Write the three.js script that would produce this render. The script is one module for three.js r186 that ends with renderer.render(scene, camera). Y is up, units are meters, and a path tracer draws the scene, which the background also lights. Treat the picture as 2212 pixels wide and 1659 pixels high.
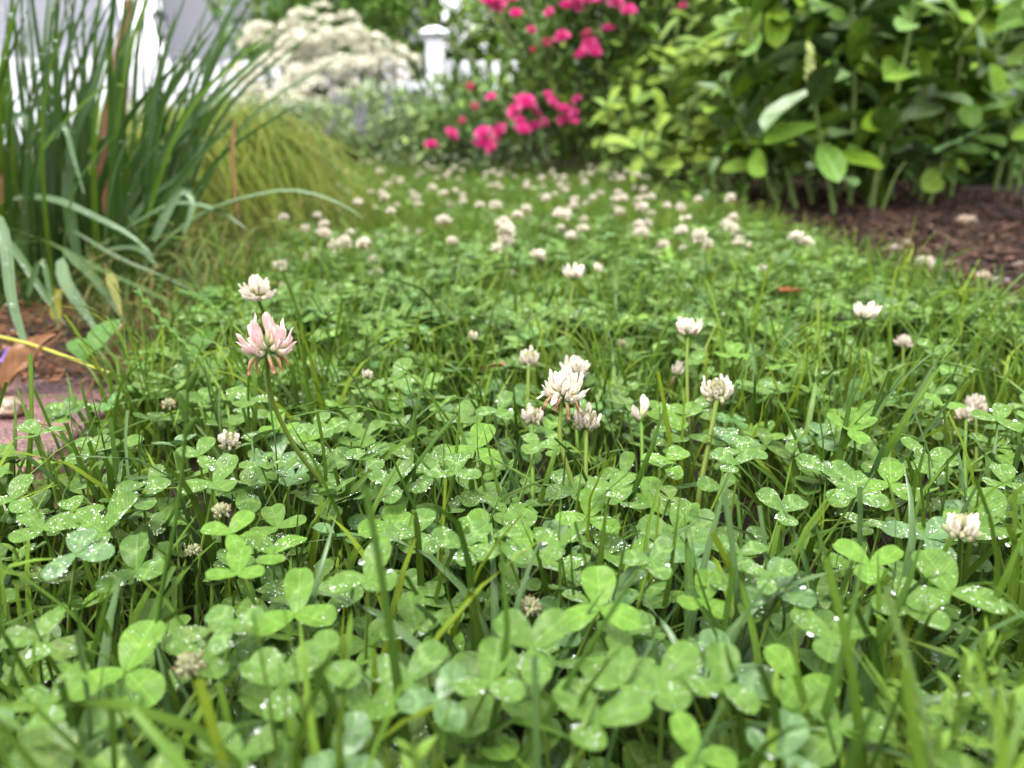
import * as THREE from 'three';
import { mergeGeometries } from 'three/addons/utils/BufferGeometryUtils.js';
import { ImprovedNoise } from 'three/addons/math/ImprovedNoise.js';

/* ---------- camera, sky, sun, exposure ---------- */
const scene = new THREE.Scene();
const CAM_H = 0.2, PITCH = 18.6 * Math.PI / 180, FOCAL = 1618;          // focal length in pixels of a 2212 x 1659 picture
const camera = new THREE.PerspectiveCamera(2 * Math.atan(829.5 / FOCAL) * 180 / Math.PI, 4 / 3, 0.01, 300);
camera.position.set(0, CAM_H, 0);
camera.rotation.x = -PITCH;
camera.focus = 0.318;
camera.userData.fStop = 7.8;
camera.updateMatrixWorld(true);

const SKY_W = 128, SKY_H = 64, skyData = new Float32Array(SKY_W * SKY_H * 4);
for (let r = 0; r < SKY_H; r++) for (let c = 0; c < SKY_W; c++) {       // even overcast: a third as bright at the horizon as overhead
  const y = Math.max(0, Math.sin(((r + 0.5) / SKY_H - 0.5) * Math.PI)), l = 1.25 * (1 + 2 * y) / 3, o = (r * SKY_W + c) * 4;
  skyData[o] = l; skyData[o + 1] = l; skyData[o + 2] = l * 1.02; skyData[o + 3] = 1;
}
const sky = new THREE.DataTexture(skyData, SKY_W, SKY_H, THREE.RGBAFormat, THREE.FloatType);
sky.mapping = THREE.EquirectangularReflectionMapping; sky.magFilter = THREE.LinearFilter; sky.needsUpdate = true;
scene.background = sky; scene.environment = sky;

const sun = new THREE.DirectionalLight(new THREE.Color().setRGB(1, 0.97, 0.92), 1.5);
sun.position.set(-2.2, 6, 0.6); sun.target.position.set(0, 0, -1);
sun.shadow.radius = 42; sun.castShadow = true; sun.shadow.mapSize.set(2048, 2048);
Object.assign(sun.shadow.camera, { left: -8, right: 8, top: 8, bottom: -8, near: 0.1, far: 40 });
scene.add(sun, sun.target);

const renderer = new THREE.WebGLRenderer({ antialias: true });
renderer.setSize(1024, 768);
renderer.toneMapping = THREE.LinearToneMapping;
renderer.toneMappingExposure = 5.3;
renderer.shadowMap.enabled = true;

/* ---------- helpers ---------- */
const V = (x, y, z) => new THREE.Vector3(x, y, z), UP = V(0, 1, 0);
function rngOf(a) { return () => { a = (a + 0x6d2b79f5) | 0; let t = Math.imul(a ^ (a >>> 15), 1 | a); t = (t + Math.imul(t ^ (t >>> 7), 61 | t)) ^ t; return ((t ^ (t >>> 14)) >>> 0) / 4294967296; }; }
let R = rngOf(7);
const rr = (a, b) => a + (b - a) * R(), pick = (a) => a[Math.floor(R() * a.length)];
const perlin = new ImprovedNoise(), nz = (x, y, z = 0) => perlin.noise(x, y, z);
const fbm = (x, y, z = 0, o = 4) => { let s = 0, a = 0.5; for (let i = 0; i < o; i++, a *= 0.5, x *= 2.03, y *= 2.03) s += a * nz(x, y, z + i * 7.3); return s; };
const lerp = THREE.MathUtils.lerp, clamp = THREE.MathUtils.clamp, sstep = THREE.MathUtils.smoothstep;
const lin = (r, g, b) => new THREE.Color().setRGB(r, g, b);
// picture position (2212 x 1659) to a direction, a point at a depth along the view axis, or a point at a height; and back
const dirOf = (u, v) => V((u - 1106) / FOCAL, -(v - 829.5) / FOCAL, -1).applyQuaternion(camera.quaternion);
const at = (u, v, depth) => camera.position.clone().addScaledVector(dirOf(u, v), depth);
const onY = (u, v, y) => { const d = dirOf(u, v); return camera.position.clone().addScaledVector(d, (y - CAM_H) / d.y); };
const toPix = (p) => { const q = p.clone().sub(camera.position).applyQuaternion(camera.quaternion.clone().invert()); return [1106 + FOCAL * q.x / -q.z, 829.5 - FOCAL * q.y / -q.z, -q.z]; };

const taken = {};
function numbered(n) { if (taken[n] === undefined) { taken[n] = 0; return n; } taken[n]++; return n + '_' + String(taken[n]).padStart(3, '0'); }
function tag(o, label, category, group, kind) { if (label) o.userData.label = label; if (category) o.userData.category = category; if (group) o.userData.group = group; if (kind) o.userData.kind = kind; return o; }
function add(o) { scene.add(o); return o; }
function thing(name, label, category, pos, group) { const g = new THREE.Group(); g.name = numbered(name); if (pos) g.position.copy(pos); tag(g, label, category, group); return add(g); }
function part(name, geo, mat, parent, kind) { const m = new THREE.Mesh(geo, mat); m.name = name; m.castShadow = m.receiveShadow = true; if (kind) m.userData.kind = kind; parent.add(m); return m; }
function single(name, geo, mat, label, category, group) { const m = new THREE.Mesh(geo, mat); m.name = numbered(name); m.castShadow = m.receiveShadow = true; tag(m, label, category, group); return add(m); }
function structure(name, geo, mat) { const m = new THREE.Mesh(geo, mat); m.name = name; m.receiveShadow = m.castShadow = true; m.userData.kind = 'structure'; return add(m); }
function copies(name, geo, mat, mats, cols, parent, kind = 'stuff') {
  const m = new THREE.InstancedMesh(geo, mat, mats.length); m.name = name; m.castShadow = m.receiveShadow = true;
  mats.forEach((x, i) => { m.setMatrixAt(i, x); if (cols) m.setColorAt(i, cols[i]); });
  m.userData.kind = kind; (parent ?? scene).add(m); return m;
}
function geoOf(pos, uv, idx, col) {
  const g = new THREE.BufferGeometry();
  g.setAttribute('position', new THREE.Float32BufferAttribute(pos, 3));
  g.setAttribute('uv', new THREE.Float32BufferAttribute(uv, 2));
  if (col) g.setAttribute('color', new THREE.Float32BufferAttribute(col, 3));
  g.setIndex(idx); g.computeVertexNormals(); return g;
}
function paint(g, c) { const n = g.attributes.position.count, a = new Float32Array(n * 3); for (let i = 0; i < n; i++) { const k = typeof c === 'function' ? c(g.attributes.position.getX(i), g.attributes.position.getY(i), g.attributes.position.getZ(i)) : c; a[i * 3] = k.r; a[i * 3 + 1] = k.g; a[i * 3 + 2] = k.b; } g.setAttribute('color', new THREE.BufferAttribute(a, 3)); return g; }
function clean(g, color) { const h = g.index ? g : g; for (const k of Object.keys(h.attributes)) if (!['position', 'normal', 'uv', 'color'].includes(k)) h.deleteAttribute(k); if (color && !h.attributes.color) paint(h, lin(1, 1, 1)); return h; }
function merge(list) { const any = list.some((g) => g.attributes.color); return mergeGeometries(list.map((g) => { const h = clean(g.index ? g : g.clone(), any); if (!h.index) { h.setIndex([...Array(h.attributes.position.count).keys()]); } return h; })); }
const M4 = (p, q, s) => new THREE.Matrix4().compose(p, q, typeof s === 'number' ? V(s, s, s) : s);
const turn = (x, y, z, order = 'YXZ') => new THREE.Quaternion().setFromEuler(new THREE.Euler(x, y, z, order));
const aim = (d) => new THREE.Quaternion().setFromUnitVectors(UP, d.clone().normalize());

// a tapered round stem along points
function tube(points, radius, sides = 6, segs, colorOf) {
  const curve = points.length > 2 ? new THREE.CatmullRomCurve3(points) : new THREE.LineCurve3(points[0], points[1]);
  segs = segs ?? Math.max(3, points.length * 3);
  const pos = [], uv = [], idx = [], col = [], T = V(), N = V(), B = V(); let last = null;
  for (let i = 0; i <= segs; i++) {
    const t = i / segs, p = curve.getPoint(t); T.copy(curve.getTangent(t));
    if (!last) { N.copy(Math.abs(T.y) < 0.9 ? UP : V(1, 0, 0)).cross(T).normalize(); } else { N.copy(last).addScaledVector(T, -last.dot(T)).normalize(); }
    last = N.clone(); B.copy(T).cross(N);
    const r = typeof radius === 'function' ? radius(t) : lerp(radius[0], radius[1], t), c = colorOf?.(t);
    for (let k = 0; k <= sides; k++) {
      const a = k / sides * Math.PI * 2;
      pos.push(p.x + (N.x * Math.cos(a) + B.x * Math.sin(a)) * r, p.y + (N.y * Math.cos(a) + B.y * Math.sin(a)) * r, p.z + (N.z * Math.cos(a) + B.z * Math.sin(a)) * r);
      uv.push(k / sides, t); if (c) col.push(c.r, c.g, c.b);
      if (i < segs && k < sides) { const o = i * (sides + 1) + k; idx.push(o, o + 1, o + sides + 1, o + 1, o + sides + 2, o + sides + 1); }
    }
  }
  return geoOf(pos, uv, idx, col.length ? col : null);
}
// a folded strap along points: width in metres by t, face = preferred normal, fold = depth of the keel as a share of the half width
function ribbon(points, width, { face = V(0, 0.5, 1), fold = 0.3, segs = 12, twist = 0, color } = {}) {
  const curve = new THREE.CatmullRomCurve3(points), pos = [], uv = [], idx = [], col = [], len = curve.getLength();
  for (let i = 0; i <= segs; i++) {
    const t = i / segs, p = curve.getPointAt(t), T = curve.getTangentAt(t), S = T.clone().cross(face).normalize().applyAxisAngle(T, twist * t), N = S.clone().cross(T).normalize();
    const w = width(t) / 2, c = color?.(t);
    for (const s of [-1, 0, 1]) {
      const q = p.clone().addScaledVector(S, s * w).addScaledVector(N, s ? fold * w : 0);
      pos.push(q.x, q.y, q.z); uv.push(s / 2 + 0.5, t * len / 0.1); if (c) col.push(c.r, c.g, c.b);
    }
    if (i < segs) for (const k of [0, 1]) { const o = i * 3 + k; idx.push(o, o + 1, o + 3, o + 1, o + 4, o + 3); }
  }
  return geoOf(pos, uv, idx, col.length ? col : null);
}
const bladeWidth = (w, blunt = 0) => (t) => w * (t < 0.15 ? 0.6 + 0.4 * t / 0.15 : 1) * Math.max(blunt, Math.pow(Math.max(0, 1 - Math.pow(t, 2.2)), 0.75)) + 0.00004;
// a leaf blade as a fan of rings; base at the origin, length along +z, face up
function leaf(L, W, { sectors = 18, rings = 3, notch = 0.04, narrow = 0.55, pointed = 0, fold = 0.12, curl = 0.15, cup = 0, wave = 0.03, seed = 0, teeth = 0, thick = 0 } = {}) {
  const pos = [], uv = [], idx = [];
  const shape = (px, py) => {                                          // px across -1..1 of W/2, py 0..1 along
    const h = fold * Math.abs(px) * W * 0.5 + cup * px * px * W * 0.5 - curl * py * py * L + wave * L * nz(px * 1.7 + seed * 3.1, py * 3 + seed, seed);
    return [px * W / 2, h, py * L];
  };
  const side = (flip) => {
    const o0 = pos.length / 3, lens = (q) => (thick ? (flip ? -1 : 0) * thick * (1 - q * q) : 0);
    const c = shape(0, 0.55); pos.push(c[0], c[1] + lens(0), c[2]); uv.push(0.5, 0.55);
    for (let r = 1; r <= rings; r++) for (let k = 0; k < sectors; k++) {
      const f = k / sectors * Math.PI * 2, q = r / rings;
      let y = 0.5 * (1 - Math.cos(f)), x = Math.sin(f) * (1 - narrow * (1 - y) * 0.9);
      if (pointed) { x *= 1 - pointed * Math.pow(y, 3); y += pointed * 0.12 * Math.exp(-Math.pow((f - Math.PI) / 0.3, 2)); }
      y -= notch * Math.exp(-Math.pow((f - Math.PI) / 0.22, 2));
      if (teeth && r === rings && k % 2) { x *= 1 - teeth; y = 0.5 + (y - 0.5) * (1 - teeth); }
      const px = x * q, py = 0.55 + (y - 0.55) * q, s = shape(px, py);
      pos.push(s[0], s[1] + lens(q), s[2]); uv.push(px * 0.5 + 0.5, clamp(py, 0, 1));
      const a = o0 + 1 + (r - 1) * sectors + k, b = o0 + 1 + (r - 1) * sectors + (k + 1) % sectors;
      if (r === 1) flip ? idx.push(o0, b, a) : idx.push(o0, a, b);
      else { const a0 = a - sectors, b0 = b - sectors; flip ? idx.push(a0, b0, a, b0, b, a) : idx.push(a0, a, b0, b0, a, b); }
    }
  };
  side(false); if (thick) side(true);
  const g = geoOf(pos, uv, idx); g.userData = { shape };
  return g;
}

/* ---------- textures ---------- */
function texture(n, f, srgb = true) {
  const d = new Uint8Array(n * n * 4);
  for (let y = 0; y < n; y++) for (let x = 0; x < n; x++) { const c = f((x + 0.5) / n, (y + 0.5) / n), o = (y * n + x) * 4; for (let k = 0; k < 3; k++) d[o + k] = clamp(c[k], 0, 1) * 255; d[o + 3] = 255; }
  const t = new THREE.DataTexture(d, n, n); t.wrapS = t.wrapT = THREE.RepeatWrapping; t.magFilter = t.minFilter = THREE.LinearFilter; if (srgb) t.colorSpace = THREE.SRGBColorSpace; t.needsUpdate = true; return t;
}
const veinAt = (x, y, n, slope) => { const q = Math.abs(x - 0.5), s = (y - q * slope) * n; return Math.pow(Math.abs(Math.cos(s * Math.PI)), 14); };
const cloverMap = (k) => texture(192, (x, y) => {
  const q = Math.abs(x - 0.5), v = veinAt(x, y, 11, 0.75) * 0.11, mid = Math.exp(-Math.pow(q / 0.018, 2)) * 0.16;
  const ch = Math.exp(-Math.pow((y - 0.45 - q * 0.5 + fbm(x * 7, y * 7, k) * 0.09) / 0.055, 2)) * (k % 2 ? 0.26 : 0.08);    // the pale chevron of white clover
  const m = fbm(x * 5, y * 5, k * 3) * 0.18 + fbm(x * 22, y * 22, k + 9) * 0.1, b = 0.8 + v + mid + ch + m;
  const sp = fbm(x * 9, y * 9, k * 5 + 40) > (k === 2 ? 0.24 : 0.42) ? 0.25 : 0;                                     // a few brown nibbles
  return [b * 0.95 + ch * 0.4 + sp * 0.5, b + 0.02 - sp * 0.5, b * 0.92 + ch * 0.6 - sp * 0.6];
});
const cloverMaps = [0, 1, 2].map(cloverMap);
const broadMap = texture(192, (x, y) => { const q = Math.abs(x - 0.5), b = 0.84 + veinAt(x, y, 6, 0.9) * 0.07 + Math.exp(-Math.pow(q / 0.02, 2)) * 0.16 + fbm(x * 6, y * 6, 3) * 0.2 + fbm(x * 30, y * 30, 4) * 0.08; return [b, b, b * 0.95]; });
const bladeMap = texture(128, (x, y) => { const b = 0.86 + 0.07 * Math.cos(x * Math.PI * 2 * 7) + 0.12 * Math.exp(-Math.pow((x - 0.5) / 0.05, 2)) + fbm(x * 6, y * 2, 8) * 0.25; return [b, b, b * 0.95]; });
const earthMap = texture(512, (x, y) => { const b = 0.75 + fbm(x * 10, y * 10, 1) * 0.5 + fbm(x * 60, y * 60, 2) * 0.5; return [b, b * 0.93, b * 0.86]; });
const stoneMap = texture(256, (x, y) => { const g = fbm(x * 50, y * 50, 5, 3), b = 0.72 + fbm(x * 5, y * 5, 6) * 0.55 + (g > 0.18 ? 0.28 : 0) + (g < -0.16 ? -0.3 : 0); return [b, b * 0.97, b * 0.96]; });
const stoneBump = texture(256, (x, y) => { const b = 0.5 + fbm(x * 40, y * 40, 5, 3); return [b, b, b]; }, false);
const barkMap = texture(128, (x, y) => { const b = 0.7 + fbm(x * 4, y * 30, 3) * 0.7; return [b, b, b]; });

/* ---------- materials ---------- */
// leaves pass some light; the matt inside has a waxy coat that mirrors the sky
const LEAF = 0.67;                                                     // wet foliage reflects a little less than the dry values below
const leafy = (c, o = {}) => new THREE.MeshPhysicalMaterial({ color: c.clone().multiplyScalar(LEAF), side: THREE.DoubleSide, roughness: 1, transmission: 0.22, thickness: 0, clearcoat: 0.16, clearcoatRoughness: 0.34, specularIntensity: 0.08, ...o });
const clover = [
  leafy(lin(0.138, 0.23, 0.046), { map: cloverMaps[0] }), leafy(lin(0.126, 0.217, 0.05), { map: cloverMaps[1] }), leafy(lin(0.152, 0.228, 0.058), { map: cloverMaps[2] }),
  leafy(lin(0.165, 0.285, 0.045), { map: cloverMaps[0] }), leafy(lin(0.1, 0.195, 0.055), { map: cloverMaps[1], clearcoat: 0.55 }),
];
const cloverTint = leafy(lin(1, 1, 1), { map: cloverMaps[1] });
const stalkMat = leafy(lin(0.13, 0.22, 0.03), { transmission: 0.15 });
const bladeMats = [leafy(lin(0.085, 0.165, 0.016), { map: bladeMap, clearcoat: 0.1 }), leafy(lin(0.085, 0.165, 0.05), { map: bladeMap, clearcoat: 0.4, clearcoatRoughness: 0.25 }), leafy(lin(0.18, 0.27, 0.016), { map: bladeMap, transmission: 0.4, clearcoat: 0.1 }), leafy(lin(0.055, 0.12, 0.014), { map: bladeMap, clearcoat: 0.1 })];
const bladeTint = leafy(lin(1, 1, 1), { map: bladeMap, clearcoat: 0.14, clearcoatRoughness: 0.28 });
const dewMat = new THREE.MeshPhysicalMaterial({ color: 0xffffff, roughness: 0.02, transmission: 1, thickness: 0.002, ior: 1.33 });
const petalMat = new THREE.MeshPhysicalMaterial({ color: lin(0.84, 0.84, 0.84), vertexColors: true, side: THREE.DoubleSide, roughness: 1, transmission: 0.3, thickness: 0, clearcoat: 0.25, clearcoatRoughness: 0.4 });
const flat = (c, r = 0.8, o = {}) => new THREE.MeshStandardMaterial({ color: c, roughness: r, ...o });

/* ---------- ground ---------- */
const through = (table, d) => { let i = 0; while (i < table.length - 2 && d > table[i + 1][0]) i++; const [a, b] = [table[i], table[i + 1]]; return lerp(a[1], b[1], clamp((d - a[0]) / (b[0] - a[0]), 0, 1)); };
const lawnLeft = (d) => through([[0, -0.6], [0.31, -0.5], [0.36, -0.2], [0.42, -0.24], [0.55, -0.3], [0.65, -0.31], [1.2, -0.36], [1.8, -0.43], [2.6, -0.66], [3.9, -1.05], [5, -1.6]], d);
const lawnRight = (d) => through([[0, 0.7], [0.52, 0.62], [0.68, 0.48], [1.05, 0.46], [1.65, 0.44], [2.4, 0.37], [3.2, 0.28], [3.8, 0.18]], d);
const groundY = (x, z) => fbm(x * 9, z * 9, 2) * 0.008 + fbm(x * 60, z * 60, 5, 2) * 0.003 + 0.035 * sstep(x - lawnRight(-z), 0.02, 0.35) + (z < -4 ? 0.02 * Math.min(1, -4 - z) : 0);
{
  const axis = (a, b, step, far) => { const l = []; for (let k = far; k > 1; k *= 0.6) l.push(a - k); for (let x = a; x <= b + 1e-6; x += step) l.push(x); for (let k = 1.2; k < far; k /= 0.6) l.push(b + k); return l; };
  const xs = axis(-1.8, 1.8, 0.022, 90), zs = axis(-4.2, 0.4, 0.026, 120), pos = [], uv = [], idx = [], col = [];
  for (let j = 0; j < zs.length; j++) for (let i = 0; i < xs.length; i++) {
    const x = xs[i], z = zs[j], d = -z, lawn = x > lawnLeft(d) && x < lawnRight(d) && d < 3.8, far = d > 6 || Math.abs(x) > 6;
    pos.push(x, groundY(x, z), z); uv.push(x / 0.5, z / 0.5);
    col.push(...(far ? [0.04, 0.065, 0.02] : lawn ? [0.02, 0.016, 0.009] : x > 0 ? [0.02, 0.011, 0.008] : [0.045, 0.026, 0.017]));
    if (i < xs.length - 1 && j < zs.length - 1) { const o = j * xs.length + i; idx.push(o, o + xs.length, o + 1, o + 1, o + xs.length, o + xs.length + 1); }
  }
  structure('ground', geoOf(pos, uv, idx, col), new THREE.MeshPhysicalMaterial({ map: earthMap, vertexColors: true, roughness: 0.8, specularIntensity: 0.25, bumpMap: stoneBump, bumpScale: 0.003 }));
}

/* ---------- clover flowers ---------- */
const WHITE = lin(0.66, 0.61, 0.5), PINK = lin(0.62, 0.34, 0.36), CREAM = lin(0.5, 0.45, 0.2), GREEN = lin(0.16, 0.22, 0.06), TAN = lin(0.36, 0.17, 0.07), BROWN = lin(0.2, 0.085, 0.035);
function floret(kind, seed, low = false, rosy = 0.16) {
  const L = { open: 0.0092, shut: 0.0068, wilt: 0.0088, bud: 0.0042 }[kind], n = low ? 4 : 7, s = low ? 5 : 8, pos = [], uv = [], idx = [], col = [], q = rngOf(seed + 11), pinkish = clamp(rosy + (q() - 0.5) * 0.5, 0, 1);
  const colour = (t, edge) => {
    const c = GREEN.clone();
    if (kind === 'wilt') return c.lerp(TAN, sstep(t, 0.35, 0.6)).lerp(BROWN, edge * 0.7 * sstep(t, 0.5, 0.7) * (0.6 + 0.4 * q()));
    if (kind === 'bud') return c.lerp(lin(0.2, 0.16, 0.075), sstep(t, 0.45, 1)).lerp(lin(0.4, 0.38, 0.2), 0.4);
    return c.lerp(CREAM, sstep(t, 0.15, 0.34)).lerp(WHITE.clone().lerp(PINK, pinkish * (0.35 + 0.65 * edge)), sstep(t, 0.34, 0.62));
  };
  const fat = { open: 0.72, shut: 0.7, wilt: 0.5, bud: 0.7 }[kind];
  const axis = (t) => [Math.sin(seed) * 0.0004 * t, L * t, L * (0.16 * Math.sin(t * 2.6) - 0.1 * t * t) * (kind === 'wilt' ? 1.6 : 1)];
  for (let i = 0; i <= n; i++) {                                        // keel and wings
    const t = i / n * 0.92, c = axis(t), r = fat * 0.00135 * Math.pow(Math.sin(Math.PI * Math.min(0.99, Math.pow(t * 0.98 + 0.02, 0.75))), 0.6) * (t < 0.25 ? 0.75 : 1) + 0.00012;
    for (let k = 0; k <= s; k++) { const a = k / s * Math.PI * 2; const sh = kind === 'wilt' ? 1 + 0.5 * nz(t * 9, k * 1.7, seed) : 1; pos.push(c[0] + Math.cos(a) * r * 0.8 * sh, c[1], c[2] + Math.sin(a) * r * 1.15 * sh); uv.push(k / s, t); const m = colour(t, 0.3); col.push(m.r, m.g, m.b); if (i < n && k < s) { const o = i * (s + 1) + k; idx.push(o, o + s + 1, o + 1, o + 1, o + s + 1, o + s + 2); } }
  }
  if (kind !== 'bud') {                                                // the banner, folded round them and flared at its tip
    const o0 = pos.length / 3, m = low ? 4 : 8, w = low ? 4 : 6, flare = kind === 'open' ? 1 : 0.25;
    for (let i = 0; i <= m; i++) {
      const t = 0.22 + i / m * (kind === 'open' ? 0.95 : 0.85), c = axis(Math.min(t, 1)), open = lerp(0.9, 1.9, flare * sstep(t, 0.55, 1.15)), r = fat * lerp(0.0013, 0.0021, sstep(t, 0.3, 0.75)) * Math.pow(Math.max(0.02, 1 - Math.pow(Math.max(0, (t - 0.7) / 0.48), 2.2)), 0.5) * 0.95;
      for (let k = 0; k <= w; k++) {
        const a = (k / w - 0.5) * 2, ph = a * 1.75 / open, out = flare * 0.0016 * Math.pow(Math.max(0, t - 0.6) / 0.5, 2);
        pos.push(c[0] + Math.sin(ph) * r * open * 0.85 + nz(i, k, seed) * 0.0002, L * t, c[2] - Math.cos(ph) * r * 0.8 - out + nz(k, i, seed + 4) * 0.0002); uv.push(k / w, t);
        const cc = colour(t, 0.35 + 0.65 * Math.abs(a)); col.push(cc.r, cc.g, cc.b);
        if (i < m && k < w) { const o = o0 + i * (w + 1) + k; idx.push(o, o + 1, o + w + 1, o + 1, o + w + 2, o + w + 1); }
      }
    }
  }
  return geoOf(pos, uv, idx, col);
}
const florets = {}, lowFlorets = {};
for (const k of ['open', 'shut', 'wilt', 'bud']) { florets[k] = [0, 1, 2, 3].map((i) => floret(k, i * 5 + 1)); lowFlorets[k] = [0, 1].map((i) => floret(k, i * 5 + 2, true, 0.15)); }
florets.rosy = [0, 1, 2, 3].map((i) => floret('open', i * 5 + 1, false, 1.1));
// where each floret of a head sits: [kind, quaternion, position, size]
function headPlan(type, seed) {
  const q = rngOf(seed), f = (a, b) => a + (b - a) * q(), list = [];
  const put = (kind, elev, az, lift, s) => {
    const d = V(Math.cos(elev) * Math.cos(az), Math.sin(elev), Math.cos(elev) * Math.sin(az)), ax = d.clone().lerp(UP, lift).normalize();
    const out = V(Math.cos(az), 0, Math.sin(az)), z = out.clone().addScaledVector(ax, -out.dot(ax)).normalize(), x = ax.clone().cross(z);
    list.push([kind, new THREE.Quaternion().setFromRotationMatrix(new THREE.Matrix4().makeBasis(x, ax, z)).multiply(turn(0, f(-0.4, 0.4), 0)), d.clone().multiplyScalar(0.0018).add(V(0, 0.001, 0)), s]);
  };
  const ring = (kind, n, e0, e1, lift, s, a0 = 0) => { for (let i = 0; i < n; i++) put(kind, f(e0, e1), a0 + (i + f(-0.3, 0.3)) / n * Math.PI * 2, lift, s * f(0.88, 1.12)); };
  if (type === 'sparse') { ring('rosy', 8, 0.35, 0.7, 0.05, 1.15); ring('rosy', 6, 0.75, 1.25, 0.05, 1.15, 0.4); ring('rosy', 6, -0.1, 0.3, 0.0, 0.95, 1); ring('wilt', 6, -1.0, -0.5, 0, 1); }
  if (type === 'full') { ring('open', 7, 0.95, 1.45, 0.05, 1.05); ring('open', 13, 0.3, 0.85, 0.1, 1.05); ring('open', 10, -0.15, 0.25, 0.05, 0.98, 0.4); ring('wilt', 8, -0.9, -0.3, 0, 1); }
  if (type === 'white') { ring('open', 7, 0.9, 1.4, 0.05, 1); ring('open', 12, 0.35, 0.85, 0.12, 1); ring('open', 8, -0.1, 0.3, 0.1, 0.95, 0.2); ring('shut', 7, -0.2, 0.3, 0.2, 0.95, 0.3); }
  if (type === 'fan') { ring('open', 11, 0.4, 0.8, 0.2, 1.05); ring('shut', 10, 0.15, 0.6, 0.3, 0.95); ring('wilt', 3, 0.2, 0.5, 0.3, 0.8, 1.2); ring('bud', 5, 0.9, 1.4, 0.1, 1); }
  if (type === 'young') { ring('bud', 9, 1.0, 1.5, 0.1, 1.45); ring('shut', 9, 0.5, 0.8, 0.3, 0.78); ring('shut', 10, 0.0, 0.4, 0.4, 0.92, 0.3); ring('open', 3, 0.15, 0.4, 0.55, 0.85, q() * 6); ring('bud', 8, -0.4, 0.2, 0.2, 1.3); }
  if (type === 'pair') { put('open', 0.75, 0.05, 0.1, 1.3); put('open', 0.8, 0.5, 0.1, 1.15); put('open', 0.75, 2.9, 0.1, 1.25); put('open', 0.95, 3.4, 0.1, 1.1); put('wilt', 0.9, 1.6, 0, 0.6); }
  if (type === 'narrow') { ring('open', 7, 0.75, 1.3, 0.15, 1); put('wilt', -0.7, 0.6, 0, 0.9); put('wilt', -0.9, 2.2, 0, 0.8); }
  if (type === 'spent') { ring('bud', 7, 0.8, 1.4, 0, 1.1); ring('bud', 10, 0.1, 0.6, 0.2, 1.2); ring('wilt', 5, -0.2, 0.3, 0.35, 0.6); ring('bud', 8, -0.7, -0.1, 0.1, 1.1); }
  return list;
}
const reach = { sparse: 0.0205, full: 0.021, white: 0.019, fan: 0.0185, young: 0.0132, pair: 0.017, narrow: 0.012, spent: 0.0105 };
const stemMats = [leafy(lin(0.085, 0.165, 0.022), { transmission: 0.1 }), leafy(lin(0.105, 0.15, 0.022), { transmission: 0.1 })];
const GROUP_CLOVER = 'clover flowers standing in the lawn';
const heads = [];                                                      // picture circles that the carpet leaves clear
function flower(type, u, v, width, depth, stem, label, seed, group) {
  const top = at(u, v, depth), size = width * depth / FOCAL / reach[type], e = stem[stem.length - 1], root = onY(e[0], e[1], 0.03), rd = toPix(root)[2];
  if (rd < depth * 0.8 || rd > depth * 1.5) root.copy(at(e[0], e[1], depth * 1.03)).setY(0.03);
  const soil = V(root.x + 0.004, groundY(root.x, root.z) - 0.004, root.z - 0.003);
  const t = thing('clover_flower', label, 'flower', soil, group ?? null), low = size * 0.0022;
  const pts = [top.clone().add(V(0, -low, 0))];
  stem.forEach(([x, y], i) => { if (i < stem.length - 1) pts.push(at(x, y, lerp(depth, toPix(root)[2], (i + 1) / stem.length))); });
  pts.push(root, soil);
  const geo = tube(pts.map((p) => p.clone().sub(soil)), (k) => lerp(0.0009, 0.0012, k) * clamp(size, 0.85, 1.2), 7, 18);
  part('stem', geo, stemMats[seed % 2], t);
  const head = new THREE.Group(); head.name = 'flower_head'; head.position.copy(top).sub(soil).add(V(0, -low, 0)); head.scale.setScalar(size);
  head.quaternion.copy(turn(Math.sin(seed * 3.7) * 0.15, seed * 1.7, Math.cos(seed * 2.3) * 0.15)); t.add(head);
  const base = part('calyx', new THREE.SphereGeometry(0.0021, 10, 8).scale(1, 1.1, 1), stemMats[0], head); base.position.y = 0.0006;
  headPlan(type, seed * 13 + 5).forEach(([kind, quat, p, s], i) => { const m = part(kind === 'bud' ? 'flower_bud' : 'floret', florets[kind][(i * 3 + seed) % 4], petalMat, head); m.position.copy(p); m.quaternion.copy(quat); m.scale.setScalar(s); });
  heads.push([u, v, width * 0.62, depth]);
  return t;
}
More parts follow.
